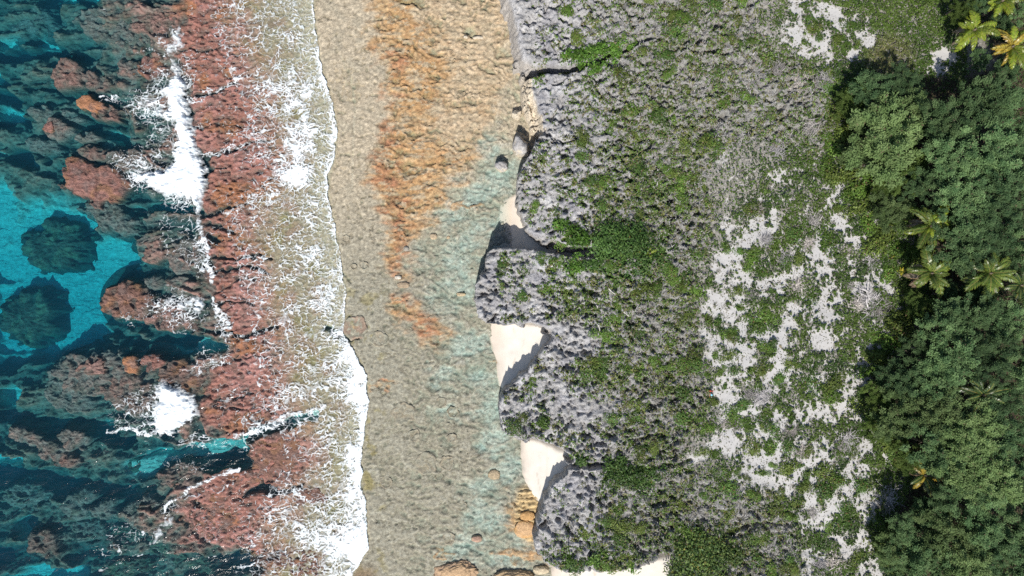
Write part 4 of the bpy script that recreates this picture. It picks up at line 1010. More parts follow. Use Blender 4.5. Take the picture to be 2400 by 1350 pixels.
# ---------------------------------------------------------------- leaves
def leaf_quads(P, Nrm, size, aspect, rng, up=.6):
    """diamond leaves at P (n,3); each lies in the plane of a jittered normal; size (n,)"""
    n = len(P)
    nr = Nrm + rng.normal(size=(n, 3)) * up
    nr /= np.linalg.norm(nr, axis=1, keepdims=True) + 1e-9
    t = rng.normal(size=(n, 3)); t -= nr * (t * nr).sum(1, keepdims=True); t /= np.linalg.norm(t, axis=1, keepdims=True) + 1e-9
    b = np.cross(nr, t)
    s = size[:, None]
    V = np.stack([P - t * s, P + b * s * aspect, P + t * s, P - b * s * aspect], 1).reshape(-1, 3)
    F = np.arange(n * 4).reshape(n, 4)
    return V, F

def tint_leaves(n, rng, a, b, var=.25, tip=None, tipk=0.0):
    a = np.array(a); b = np.array(b)
    t = rng.random(n)[:, None]
    c = (a + (b - a) * t) * (1 + rng.normal(size=(n, 1)) * var)
    if tip is not None:
        m = rng.random(n) < tipk
        c[m] = np.array(tip) * (1 + rng.normal(size=(int(m.sum()), 1)) * .2)
    return np.repeat(np.clip(c, .005, .9), 4, axis=0)

def shrub_arrays(R, H, n, size, rng, lumps=5, fill=1.0):
    """leafy low mound: leaves over several overlapping little domes"""
    k = max(1, lumps)
    cc = np.stack([rng.normal(size=k) * R * .38, rng.normal(size=k) * R * .38], 1); cc[0] = 0
    rr = R * rng.uniform(.45, .75, k)
    w = rng.integers(0, k, n)
    q = np.sqrt(rng.random(n)); a = rng.random(n) * 2 * np.pi
    x = cc[w, 0] + rr[w] * q * np.cos(a); y = cc[w, 1] + rr[w] * q * np.sin(a)
    dome = np.sqrt(np.clip(1 - q ** 2 * .92, 0, 1))
    z = H * dome * (rr[w] / (R * .75)) * rng.uniform(.55, 1.08, n) * rng.uniform(.6, 1.25, k)[w] + .02
    P = np.stack([x, y, z], 1)
    Nn = np.stack([q * np.cos(a) * .8, q * np.sin(a) * .8, dome + .35], 1)
    return leaf_quads(P, Nn, size * rng.uniform(.7, 1.3, n), .62, rng, .45)

GREENS = {'a': ((.062, .125, .020), (.125, .20, .035)), 'b': ((.05, .105, .022), (.095, .165, .034)), 'c': ((.080, .125, .026), (.15, .19, .04))}

# grown shapes that the shrubs share
SHRUB_MESH = []
for k in range(10):
    rng = np.random.default_rng(1000 + k)
    V, F = shrub_arrays(1.0, .42 + .12 * (k % 3), 420, .085, rng, 3 + k % 5)
    a, b = GREENS['abc'[k % 3]]
    SHRUB_MESH.append(raw_mesh('shrub', V, F, False, tint_leaves(len(F), rng, a, b, .22, (.16, .10, .05), .03), M_LEAF))
SMALL_MESH = []
for k in range(8):
    rng = np.random.default_rng(1100 + k)
    V, F = shrub_arrays(1.0, .5, 90, .17, rng, 3)
    a, b = GREENS['acb'[k % 3]]
    SMALL_MESH.append(raw_mesh('shrub', V, F, False, tint_leaves(len(F), rng, a, b, .25, (.15, .11, .06), .05), M_LEAF))

def twig_mesh(seed, n=230, col=(.34, .32, .31)):
    rng = np.random.default_rng(seed)
    Vs, Fs, Cs = [], [], []
    base = 0
    a = rng.random(n) * 2 * np.pi; el = rng.uniform(.05, 1.2, n); L = rng.uniform(.35, 1.0, n)
    st = np.stack([rng.normal(size=n) * .28, rng.normal(size=n) * .28, np.abs(rng.normal(size=n)) * .12], 1)
    d = np.stack([np.cos(a) * np.cos(el), np.sin(a) * np.cos(el), np.sin(el) * .6], 1)
    e = st + d * L[:, None] * .75
    side = np.stack([-np.sin(a + rng.normal(size=n)), np.cos(a), np.zeros(n)], 1) * rng.uniform(.012, .03, n)[:, None]
    V = np.stack([st - side, st + side, e + side * .3, e - side * .3], 1).reshape(-1, 3)
    F = np.arange(n * 4).reshape(n, 4)
    c = np.repeat(np.array(col) * (1 + rng.normal(size=(n, 1)) * .25), 4, 0)
    return raw_mesh('dead_shrub', V, F, False, np.clip(c, .02, .8), M_TWIG)
DEAD_MESH = [twig_mesh(1200 + k, 260, ((.30, .285, .28), (.24, .225, .21), (.33, .30, .27))[k % 3]) for k in range(6)]

def ground_z(x, y):
    return land_z(x, y)

# --- green mounds on the sand, seen one by one (pixel, pixel, radius in pixels)
MOUNDS = [(1715, 780, 20), (1682, 752, 14), (1715, 792, 12), (1735, 720, 12), (1683, 768, 8), (1660, 752, 13), (1788, 770, 20), (1770, 750, 24), (1705, 830, 16), (1675, 832, 13), (1800, 820, 22), (1825, 885, 20), (1780, 865, 16), (1760, 868, 12), (1720, 868, 14), (1673, 945, 14), (1722, 975, 20), (1792, 985, 18), (1785, 1003, 10),
 (1760, 1003, 18), (1662, 1003, 18), (1740, 945, 24), (1762, 1045, 22), (1810, 1048, 20), (1845, 1045, 18), (1848, 1100, 22), (1790, 1108, 12), (1728, 1105, 9), (1750, 1117, 8), (1757, 1096, 7), (1810, 1090, 10), (1875, 1092, 9), (1938, 1110, 24), (1968, 1130, 18), (1935, 1150, 26), (1885, 1140, 18), (1890, 1120, 14), (1985, 1185, 20),
 (1646, 1055, 14), (1672, 1068, 16), (1760, 1155, 16), (1695, 1110, 18), (1868, 1180, 18), (1925, 1170, 12), (2020, 1140, 22), (1890, 1055, 16), (1800, 740, 22), (1815, 1010, 16), (1850, 855, 14), (1660, 880, 10), (1690, 870, 12), (1700, 905, 8), (1830, 1160, 14), (1790, 640, 16), (1840, 610, 16), (1870, 605, 18), (1760, 610, 18), (1905, 700, 14), (1725, 680, 14), (1660, 655, 12),
 (1700, 575, 14), (1735, 590, 14), (1765, 490, 22), (1815, 570, 18), (1858, 550, 22), (1960, 490, 14), (1935, 560, 26), (1905, 900, 20), (1955, 900, 26), (1940, 930, 22), (2000, 940, 8), (2028, 1000, 10), (2000, 1060, 14), (1945, 1240, 16), (1920, 1275, 18), (1860, 1330, 16), (1945, 1290, 10), (1985, 1225, 22), (2005, 1310, 18), (1640, 985, 10), (1688, 1005, 8),
 (1895, 45, 14), (1905, 65, 16), (1885, 98, 10), (1920, 90, 12), (1960, 90, 16), (2000, 60, 18), (1985, 110, 10), (2010, 100, 10), (1750, 80, 18), (1760, 100, 14), (1735, 105, 10), (1715, 95, 12)]
BUSHES = []
def sand_label(px, py, r):
    size = 'large' if r >= 22 else ('middling' if r >= 15 else ('small' if r >= 10 else 'tiny'))
    w = ('the topmost sand opening' if py < 200 else 'the sand strip below the wood bulge' if py < 560 else 'the sand beside the edge palms' if py < 720 else 'the sand sheet above the person' if py < 850
         else 'the sand beside the person' if py < 1010 else 'the wide sand below the person' if py < 1130 else 'the lowest sand openings')
    return f'{size} green shrub mound on {w}'
SANDSHRUBS = []
for k, (px, py, r) in enumerate(MOUNDS):
    z0 = 5.5; x, y = U(px, py, z0 - .1); R = r / 16.9 * 1.12
    o = put('shrub', SHRUB_MESH[k % 10], None, (x, y, float(ground_z(x, y)) - .04))
    o.rotation_euler = (0, 0, RNG.uniform(0, 6.28)); o.scale = (R, R * RNG.uniform(.85, 1.1), min(R, 1.2) * RNG.uniform(.7, 1.0))
    tag(o, sand_label(px, py, r), 'shrub', 'green shrub mounds on the sand'); SANDSHRUBS.append((o, px, py))
single_out(SANDSHRUBS)
# --- the big leafy masses in the gullies
BIG = [(1440, 560, 42, 1.6), (1480, 590, 48, 1.8), (1420, 600, 36, 1.2), (1500, 560, 40, 1.5), (1455, 625, 40, .9), (1405, 575, 26, 1.3), (1340, 545, 24, .8), (1310, 525, 18, .6), (1360, 565, 26, .8), (1345, 622, 20, .6), (1390, 625, 24, .6), (1500, 625, 34, .8), (1540, 600, 22, .8),
       (1355, 130, 20, .7), (1385, 128, 24, .8), (1410, 112, 20, .7), (1440, 118, 22, .6), (1370, 155, 14, .5), (1392, 160, 14, .5), (1330, 125, 12, .5), (1480, 105, 16, .6), (1640, 1270, 46, 1.6), (1680, 1285, 40, 1.3), (1620, 1310, 50, 1.7), (1600, 1345, 46, 1.7), (1660, 1325, 38, 1.2), (1720, 1300, 26, .8), (1590, 1290, 20, .9),
       (1430, 1095, 26, .8), (1470, 1110, 34, .9), (1500, 1095, 26, .8), (1530, 1110, 24, .7), (1450, 1080, 18, .7), (1510, 1128, 26, .6), (1380, 1072, 16, .6), (1275, 990, 18, .5), (1330, 1320, 24, .6), (1400, 1312, 20, .5), (1480, 1320, 24, .6), (1360, 1080, 14, .5)]
BIGLAB = [((1380, 530, 1560, 660), 'dense dark green bush filling the gully behind the upper sand cove'), ((1290, 500, 1400, 640), 'bright green bush on the rock lip of the upper sand cove'), ((1320, 90, 1500, 170), 'bright green bush in the cleft of the topmost headland'),
          ((1570, 1250, 1740, 1351), 'tall mixed green bush above the sand at the bottom edge'), ((1350, 1060, 1560, 1140), 'dark green bush along the step behind the lowest sand cove'), ((1240, 960, 1300, 1010), 'lone green bush on the bare rock of the third headland'), ((1290, 1290, 1560, 1351), 'low green bush on the lower rim of the lowest headland')]
for k, (px, py, r, h) in enumerate(BIG):
    x, y = U(px, py, 5.0); R = r / 16.8 * 1.05
    o = put('bush', None)
    rng = np.random.default_rng(1300 + k)
    V, F = shrub_arrays(R, h * 1.25, int((120 if px > 1560 else 190) * R * R + 60), .16, rng, 6 + int(R * 4))
    a, b = [((.040, .095, .022), (.095, .165, .04)), ((.05, .12, .015), (.10, .19, .03)), ((.05, .12, .015), (.10, .18, .03)), ((.030, .070, .020), (.125, .175, .042)), ((.03, .075, .016), (.075, .12, .03)), ((.05, .10, .02), (.09, .15, .03)), ((.05, .11, .02), (.10, .17, .03))][
        [i for i, (bx, _) in enumerate(BIGLAB) if bx[0] <= px <= bx[2] and bx[1] <= py <= bx[3]][0]]
    C.objects.unlink(o); bpy.data.objects.remove(o)
    zz = float(ground_z(x, y)) + .35 * float(S_gul(x, y))
    o = put('bush', raw_mesh('bush', V, F, False, tint_leaves(len(F), rng, a, b, .25, (.15, .13, .03), .05 if 3 == [i for i, (bx, _) in enumerate(BIGLAB) if bx[0] <= px <= bx[2] and bx[1] <= py <= bx[3]][0] else .01), M_LEAF), None, (x, y, zz - .05))
    tag(o, [t for bx, t in BIGLAB if bx[0] <= px <= bx[2] and bx[1] <= py <= bx[3]][0], 'bush', 'leafy bushes in the gullies'); BUSHES.append((o, px, py))

single_out(BUSHES)
# --- small bushes in the pitted rock: the largest as things, the countless rest as one mass
rng = np.random.default_rng(1500)
n_try = 62000
qx = rng.uniform(1165, 2000, n_try); qy = rng.uniform(-40, 1390, n_try)
wxs, wys = U(qx, qy, 5.2)
dens = .22 + .45 * fbm(wxs * .2, wys * .2, 1501, 4) + .26 * sst(1280, 1480, qx)
for (cx, cy, rx, ry, v) in [(1225, 60, 30, 120, -.5), (1330, 800, 90, 50, -.5), (1340, 1180, 60, 90, -.35), (1320, 940, 130, 60, -.15), (1400, 1060, 120, 40, -.3), (1300, 230, 50, 120, -.25), (1600, 40, 250, 60, -.05), (1700, 1190, 110, 40, -.25), (1500, 340, 160, 180, .15),
                            (1450, 690, 130, 60, .22), (1350, 690, 80, 60, .15), (1550, 480, 120, 80, .2), (1500, 1250, 140, 60, .2), (1420, 1320, 160, 25, .25), (1450, 850, 140, 80, .2), (1640, 250, 120, 120, -.05), (1380, 470, 90, 60, .1)]:
    dens = dens + v * sst(1.3, .3, ell(qx, qy, cx, cy, rx, ry))
kz = 1 - S_zone(wxs, wys)
ok = (rng.random(n_try) < np.clip(dens, 0.03, 1) * .62) & (kz > .4) & (S_dm(wxs, wys) > .5) & (S_for(wxs, wys) < .5) & (S_smo(wxs, wys) < .5)
wxs, wys, qx, qy = wxs[ok], wys[ok], qx[ok], qy[ok]
rad = np.clip(rng.lognormal(-1.42, .62, len(wxs)), .09, 1.3)
order = np.argsort(-rad)
infr = (qx > 0) & (qx < 2400) & (qy > 0) & (qy < 1350)
lead = [i for i in order if infr[i]][:175]
def rock_label(px, py, r):
    size = 'broad' if r > .9 else ('middling' if r > .68 else 'small')
    w = 'topmost headland' if py < 155 else 'upper boulder headland' if py < 330 else 'lower boulder headland' if py < 590 else 'second headland' if py < 770 else 'upper third headland' if py < 940 else 'lower third headland' if py < 1085 else 'lowest headland'
    s = 'seaward side' if px < 1360 else ('middle' if px < 1560 else 'inland side')
    return f'{size} green bush on the {s} of the {w}'
ROCKSHRUBS = []
for i in lead:
    R = float(rad[i]) * 1.05
    o = put('shrub', SMALL_MESH[i % 8] if R < .8 else SHRUB_MESH[i % 10], None, (wxs[i], wys[i], float(ground_z(wxs[i], wys[i])) - .02))
    o.rotation_euler = (0, 0, rng.uniform(0, 6.28)); o.scale = (R, R, .7 * R)
    tag(o, rock_label(qx[i], qy[i], R), 'shrub', 'green bushes among the pitted rock'); ROCKSHRUBS.append((o, qx[i], qy[i]))
single_out(ROCKSHRUBS)
rest = np.setdiff1d(np.arange(len(wxs)), lead)
cnt = np.clip((52 * rad[rest] ** 1.4 + 2), 3, 60).astype(int)
rep = np.repeat(np.arange(len(rest)), cnt)
def merged(ix, iy, rr, reps, size, h, cols, seed, var=.25, zoff=0.0, tip=None, tipk=0):
    g = np.random.default_rng(seed)
    n = len(reps)
    q = np.sqrt(g.random(n)); a = g.random(n) * 2 * np.pi
    lob = 1 + .3 * np.sin(a * 3 + reps * 1.7) + .2 * np.sin(a * 5 + reps * 2.9)
    x = ix[reps] + rr[reps] * q * lob * np.cos(a); y = iy[reps] + rr[reps] * q * lob * np.sin(a)
    dome = np.sqrt(np.clip(1 - q ** 2 * .9, 0, 1))
    z = ground_z(x, y) + h * rr[reps] * dome * g.uniform(.6, 1.1, n) + .03 + zoff
    Nn = np.stack([q * np.cos(a) * .8, q * np.sin(a) * .8, dome + .35], 1)
    V, F = leaf_quads(np.stack([x, y, z], 1), Nn, size * g.uniform(.6, 1.35, n), .62, g, .5)
    hue = g.random(len(ix))[reps]
    A, B, Cc = [np.array(c) for c in cols]
    c = np.where((hue < .45)[:, None], A, np.where((hue < .8)[:, None], B, Cc)) * (1 + g.normal(size=(n, 1)) * var)
    if tip is not None:
        mm = g.random(n) < tipk; c[mm] = tip
    return V, F, np.repeat(np.clip(c, .008, .8), 4, 0)
V, F, c = merged(wxs[rest], wys[rest], rad[rest], rep, .125, .5, [(.092, .150, .030), (.062, .098, .026), (.135, .145, .045)], 1600, .30, 0, (.15, .12, .075), .14)
o = put('rock_scrub', raw_mesh('rock_scrub', V, F, False, c, M_LEAF))
tag(o, 'countless small green bushes sprinkled over the pitted grey rock', 'scrub', None, 'stuff')

# --- low grey twiggy scrub over the inland rock
rng = np.random.default_rng(1650)
n_try = 150000
px_ = rng.uniform(1330, 2080, n_try); py_ = rng.uniform(-30, 1385, n_try)
cx_, cy_ = U(px_, py_, 5.3)
p = sst(1340, 1600, px_) * (.45 + .6 * sst(-.3, .3, fbm(cx_ * .3, cy_ * .3, 1651, 4))) * (1 - S_zone(cx_, cy_) * (1 - .35 * sst(650, 350, py_))) * (1 - S_for(cx_, cy_)) * (1 - S_sandy(cx_, cy_) * S_zone(cx_, cy_))
ok = (rng.random(n_try) < p * .6) & (S_dm(cx_, cy_) > .6)
cx_, cy_ = cx_[ok], cy_[ok]; n = len(cx_)
a = rng.random(n) * 2 * np.pi; el = rng.uniform(.1, 1.0, n); Ln = rng.uniform(.18, .5, n)
st = np.stack([cx_, cy_, ground_z(cx_, cy_) + .02], 1); d = np.stack([np.cos(a) * np.cos(el), np.sin(a) * np.cos(el), np.sin(el)], 1); e = st + d * Ln[:, None]
sd_ = np.stack([-np.sin(a), np.cos(a), np.zeros(n)], 1) * rng.uniform(.02, .045, n)[:, None]
V = np.stack([st - sd_, st + sd_, e + sd_ * .5, e - sd_ * .5], 1).reshape(-1, 3)
t = rng.random(n)[:, None]
c = np.where(t < .55, np.array((.34, .33, .32)), np.where(t < .75, np.array((.20, .19, .13)), np.array((.20, .17, .145)))) * (1 + rng.normal(size=(n, 1)) * .25)
o = put('twiggy_scrub', raw_mesh('twiggy_scrub', V, np.arange(n * 4).reshape(n, 4), False, np.repeat(np.clip(c, .02, .8), 4, 0), M_TWIG))
tag(o, 'low grey and olive twiggy scrub growing over the inland rock', 'scrub', None, 'stuff')

# --- creeping green cover between the sand openings
rng = np.random.default_rng(1700)
n_try = 230000
px_ = rng.uniform(1590, 2260, n_try); py_ = rng.uniform(-30, 1385, n_try)
cx_, cy_ = U(px_, py_, 5.3)
zn, sy_, fo = S_zone(cx_, cy_), S_sandy(cx_, cy_), S_for(cx_, cy_)
hole = fbm(cx_ * .55, cy_ * .55, 1701, 4)
p = zn * (1 - sst(.15, .75, sy_)) * (1 - sst(.3, .95, fo)) * (.42 + .58 * sst(-.25, .1, hole + .35 * sst(1850, 2050, px_)))
p *= .22 + .78 * sst(1600, 1800, px_ - 120 * sst(620, 300, py_))
ok = rng.random(n_try) < p
cx_, cy_ = cx_[ok], cy_[ok]; n = len(cx_)
mnd = fbm(cx_ * .5, cy_ * .5, 1711, 3)
zc = ground_z(cx_, cy_) + .06 + .30 * np.clip(mnd + .3, 0, 1) * sst(.5, 0, S_sandy(cx_, cy_)) + rng.uniform(0, .10, n)
Nn = np.stack([-.8 * (fbm((cx_ + .2) * .5, cy_ * .5, 1711, 3) - mnd) / .2 * .3, -.8 * (fbm(cx_ * .5, (cy_ + .2) * .5, 1711, 3) - mnd) / .2 * .3, np.ones(n)], 1)
V, F = leaf_quads(np.stack([cx_, cy_, zc], 1), Nn, .145 * rng.uniform(.6, 1.35, n), .62, rng, .42)
hue = fbm(cx_ * .22, cy_ * .22, 1721, 4)
A, B, D_ = np.array((.085, .150, .026)), np.array((.115, .180, .034)), np.array((.052, .098, .024))
c = A + (B - A) * sst(-.1, .3, hue)[:, None]; c = c + (D_ - c) * (sst(.1, .5, -hue) * .8)[:, None]
dry = sst(1.3, .5, ell(px_[ok], py_[ok], 2085, 135, 60, 55))
c = c + (np.array((.24, .22, .10)) - c) * (dry * rng.uniform(.3, 1, n))[:, None]
c = c * (1 + rng.normal(size=(n, 1)) * .25)
mm = rng.random(n) < .05; c[mm] = (.19, .17, .12)
o = put('creeping_plants', raw_mesh('creeping_plants', V, F, False, np.repeat(np.clip(c, .008, .8), 4, 0), M_LEAF))
tag(o, 'mat of low green creeping plants between the sand openings', 'ground cover', None, 'stuff')
# --- dry litter and crumbs on the bare sand
rng = np.random.default_rng(1750)
n_try = 60000
px_ = rng.uniform(1600, 2130, n_try); py_ = rng.uniform(-20, 1370, n_try)
cx_, cy_ = U(px_, py_, 5.2)
ok = (S_zone(cx_, cy_) * S_sandy(cx_, cy_) > .3) & (rng.random(n_try) < .50 + .9 * fbm(cx_ * .9, cy_ * .9, 1751, 3))
cx_, cy_ = cx_[ok], cy_[ok]; n = len(cx_)
Nn = np.tile([0, 0, 1.], (n, 1))
V, F = leaf_quads(np.stack([cx_, cy_, ground_z(cx_, cy_) + .04], 1), Nn, rng.lognormal(-2.6, .42, n), .6, rng, .5)
o = put('leaf_litter', raw_mesh('leaf_litter', V, F, False, tint_leaves(n, rng, (.07, .10, .03), (.20, .17, .10), .3), M_LEAF))
tag(o, 'crumbs of dry leaves and tiny seedlings strewn over the pale sand', 'litter', None, 'stuff')

# --- grey leafless shrubs
DEADS = [(2040, 705, 46, 'large grey leafless shrub, the biggest, near the upper pair of palms'), (2065, 730, 34, 'grey leafless shrub joined to the lower right of the biggest one'), (2010, 715, 26, 'grey leafless shrub at the left foot of the biggest one'), (1782, 928, 30, 'grey leafless shrub on the sand right of the red-shirted person'), (1755, 925, 18, 'small grey leafless shrub between the person and a larger one'),
 (1885, 1058, 22, 'dark grey leafless shrub in the middle of the lower sand'), (1990, 1035, 30, 'pale grey leafless shrub on the green mat below the sand path'), (1970, 1055, 22, 'pale grey leafless twigs at the lower left of another grey shrub on the green mat'), (1852, 1012, 24, 'grey leafless shrub at the lower tip of the bright green mat'), (2082, 1165, 34, 'grey leafless shrub at the edge of the wood under the lone drooping palm'), (2070, 1195, 24, 'lower grey leafless shrub at the edge of the wood'),
 (1895, 570, 20, 'grey leafless shrub in the upper green mats'), (1795, 562, 20, 'grey leafless shrub left of the upper green mats'), (1762, 692, 16, 'dark grey leafless shrub low on the sand sheet'), (1870, 672, 26, 'brown-grey leafless shrub above the sand sheet'), (1840, 608, 20, 'grey leafless shrub between two sand strips'), (1992, 668, 16, 'grey leafless shrub left of the heart-shaped sand opening'),
 (1985, 585, 18, 'grey leafless shrub at the top of a narrow sand opening'), (2040, 615, 22, 'grey leafless shrub on the green mat near the upper pair of palms'), (1910, 515, 24, 'grey leafless shrub on the green mat near the wood'), (1785, 490, 18, 'grey leafless shrub at the left end of the upper mats'), (1820, 350, 30, 'grey leafless shrub in the grey scrub left of the bright round tree'), (1900, 300, 28, 'grey leafless shrub next to the bright round tree'), (1870, 200, 30, 'grey leafless shrub below the top sand opening'),
 (1930, 190, 26, 'grey leafless shrub left of the wood corner'), (1820, 165, 22, 'grey leafless shrub at the left below the top sand opening'), (1960, 1320, 30, 'grey leafless shrub near the bottom edge'), (1925, 1330, 22, 'small grey leafless shrub near the bottom edge'), (1905, 1205, 18, 'grey leafless shrub on the lowest sand'), (1700, 995, 14, 'tiny grey leafless shrub on the sand below the person'), (1730, 1000, 12, 'tiny grey leafless shrub right of another below the person'), (1690, 1108, 18, 'grey leafless shrub at the end of the rocky step')]
for k, (px, py, r, label) in enumerate(DEADS):
    x, y = U(px, py, 5.5); R = r / 16.9 * 1.15
    o = put('dead_shrub', DEAD_MESH[k % 6], None, (x, y, float(ground_z(x, y)) + .02))
    o.rotation_euler = (0, 0, RNG.uniform(0, 6.28)); o.scale = (R, R * .9, min(R, 1.3) * .7)
    tag(o, label, 'dead shrub', 'grey leafless shrubs')
# --- driftwood on the rock
LOGS = [(1426, 676, 1441, 690, 'pale bleached log lying on the second headland inland'), (1462, 730, 1473, 742, 'short bleached stick behind the middle beach'), (1403, 762, 1405, 776, 'thin upright bleached stick near the tip of the middle beach'), (1398, 716, 1402, 722, 'stub of bleached wood on the second headland'), (1990, 820, 2004, 818, 'dark driftwood branch on the green mat above the sand path')]
for k, (ax, ay, bx, by, label) in enumerate(LOGS):
    p = U(ax, ay, 5.4); q = U(bx, by, 5.4)
    za, zb_ = float(ground_z(*p)) + .16, float(ground_z(*q)) + .16
    zt = max(za, zb_)
    A_ = np.array([p[0], p[1], zt]); B_ = np.array([q[0], q[1], zt]); d = B_ - A_; L_ = np.linalg.norm(d); d /= L_; s = np.cross(d, [0, 0, 1.]); u = np.cross(s, d)
    rings = []
    for t in np.linspace(0, 1, 7):
        r = .075 * (1.15 - .5 * t) * (1 + .15 * math.sin(9 * t + k)); cpt = A_ + d * L_ * t + s * .05 * math.sin(4 * t + k)
        rings += [cpt + (s * math.cos(g) + u * math.sin(g)) * r for g in np.linspace(0, 2 * np.pi, 9)[:-1]]
    V = np.array(rings) - np.array([p[0], p[1], 0]); i = np.arange(8)[None, :] + np.arange(6)[:, None] * 8; j = np.roll(np.arange(8), -1)[None, :] + np.arange(6)[:, None] * 8
    F = np.stack([i, j, j + 8, i + 8], -1).reshape(-1, 4)
    o = put('driftwood', raw_mesh('driftwood', V, F, True, None, M_WOOD if k < 4 else M_BARK), None, (p[0], p[1], 0))
    tag(o, label, 'driftwood')

# ---------------------------------------------------------------- the feathery wood
def crown_mesh(seed, R=1.0, sprays=70, per=46, col=((.030, .068, .026), (.070, .130, .045)), nlen=.15):
    """crown of drooping feathery sprays on an uneven dome; unit radius"""
    g = np.random.default_rng(seed)
    P, T, S, W = [], [], [], []
    nb = g.integers(5, 8)
    ba = np.sort(g.random(nb) * 2 * np.pi); bl = g.uniform(.45, .78, nb)
    lc_ = np.stack([np.cos(ba) * bl, np.sin(ba) * bl, g.uniform(.15, .5, nb)], 1); lc_ = np.vstack([lc_, [0, 0, .62]])
    lr = np.append(g.uniform(.30, .50, nb), .48)
    for s in range(sprays):
        k = g.integers(0, nb + 1)
        a = g.random() * 2 * np.pi; e = math.asin(g.uniform(-.1, 1.0))
        dirv = np.array([math.cos(a) * math.cos(e), math.sin(a) * math.cos(e), math.sin(e)])
        c0 = lc_[k] + dirv * lr[k] * np.array([1, 1, .75]) * g.uniform(.7, 1.1)
        ax = dirv + np.array([0, 0, .45]) + g.normal(size=3) * .25; ax /= np.linalg.norm(ax)
        L = g.uniform(.20, .40)
        t = g.random(per)
        base = c0[None, :] + ax[None, :] * (t * L)[:, None] + g.normal(size=(per, 3)) * .050
        dd = ax[None, :] * .8 + g.normal(size=(per, 3)) * .55; dd[:, 2] *= .55; dd /= np.linalg.norm(dd, axis=1, keepdims=True)
        P.append(base); T.append(dd); S.append(np.full(per, g.uniform(.6, 1.25))); W.append(np.full(per, g.random()))
    P, T, S, W = np.concatenate(P), np.concatenate(T), np.concatenate(S), np.concatenate(W)
    n = len(P)
    ln = nlen * g.uniform(.6, 1.2, n)
    sd_ = np.cross(T, g.normal(size=(n, 3)) * .32 + np.array([0, 0, 1.])); sd_ /= np.linalg.norm(sd_, axis=1, keepdims=True) + 1e-9
    wd = ln * .20
    E = P + T * ln[:, None]; M = P + T * (ln * .45)[:, None]
    V = np.stack([P, M + sd_ * wd[:, None], E, M - sd_ * wd[:, None]], 1).reshape(-1, 3)
    F = np.arange(n * 4).reshape(n, 4)
    a, b = np.array(col[0]), np.array(col[1])
    c = (a + (b - a) * np.clip(W * .75 + g.random(n) * .4, 0, 1)[:, None]) * S[:, None] ** .5
    mm = g.random(n) < .012; c[mm] = (.16, .12, .08)
    return raw_mesh('crown', V, F, False, np.repeat(c, 4, 0), M_NEEDLE), lc_, lr

def tube(P0, P1, r0, r1, n=6, bend=0.0):
    P0, P1 = np.array(P0, float), np.array(P1, float)
    d = P1 - P0; d /= np.linalg.norm(d) + 1e-9
    s = np.cross(d, [.3, .2, 1.]); s /= np.linalg.norm(s) + 1e-9; u = np.cross(s, d)
    V = []
    for t in (0, .5, 1):
        c = P0 + (P1 - P0) * t + s * bend * math.sin(math.pi * t); r = r0 + (r1 - r0) * t
        V += [c + (s * math.cos(g) + u * math.sin(g)) * r for g in np.linspace(0, 2 * np.pi, n + 1)[:-1]]
    i = np.arange(n)[None, :] + np.arange(2)[:, None] * n; j = np.roll(np.arange(n), -1)[None, :] + np.arange(2)[:, None] * n
    return np.array(V), np.stack([i, j, j + n, i + n], -1).reshape(-1, 4)

def join(parts):
    V, F, k = [], [], 0
    for v, f in parts:
        V.append(v); F.append(f + k); k += len(v)
    return np.concatenate(V), np.concatenate(F)

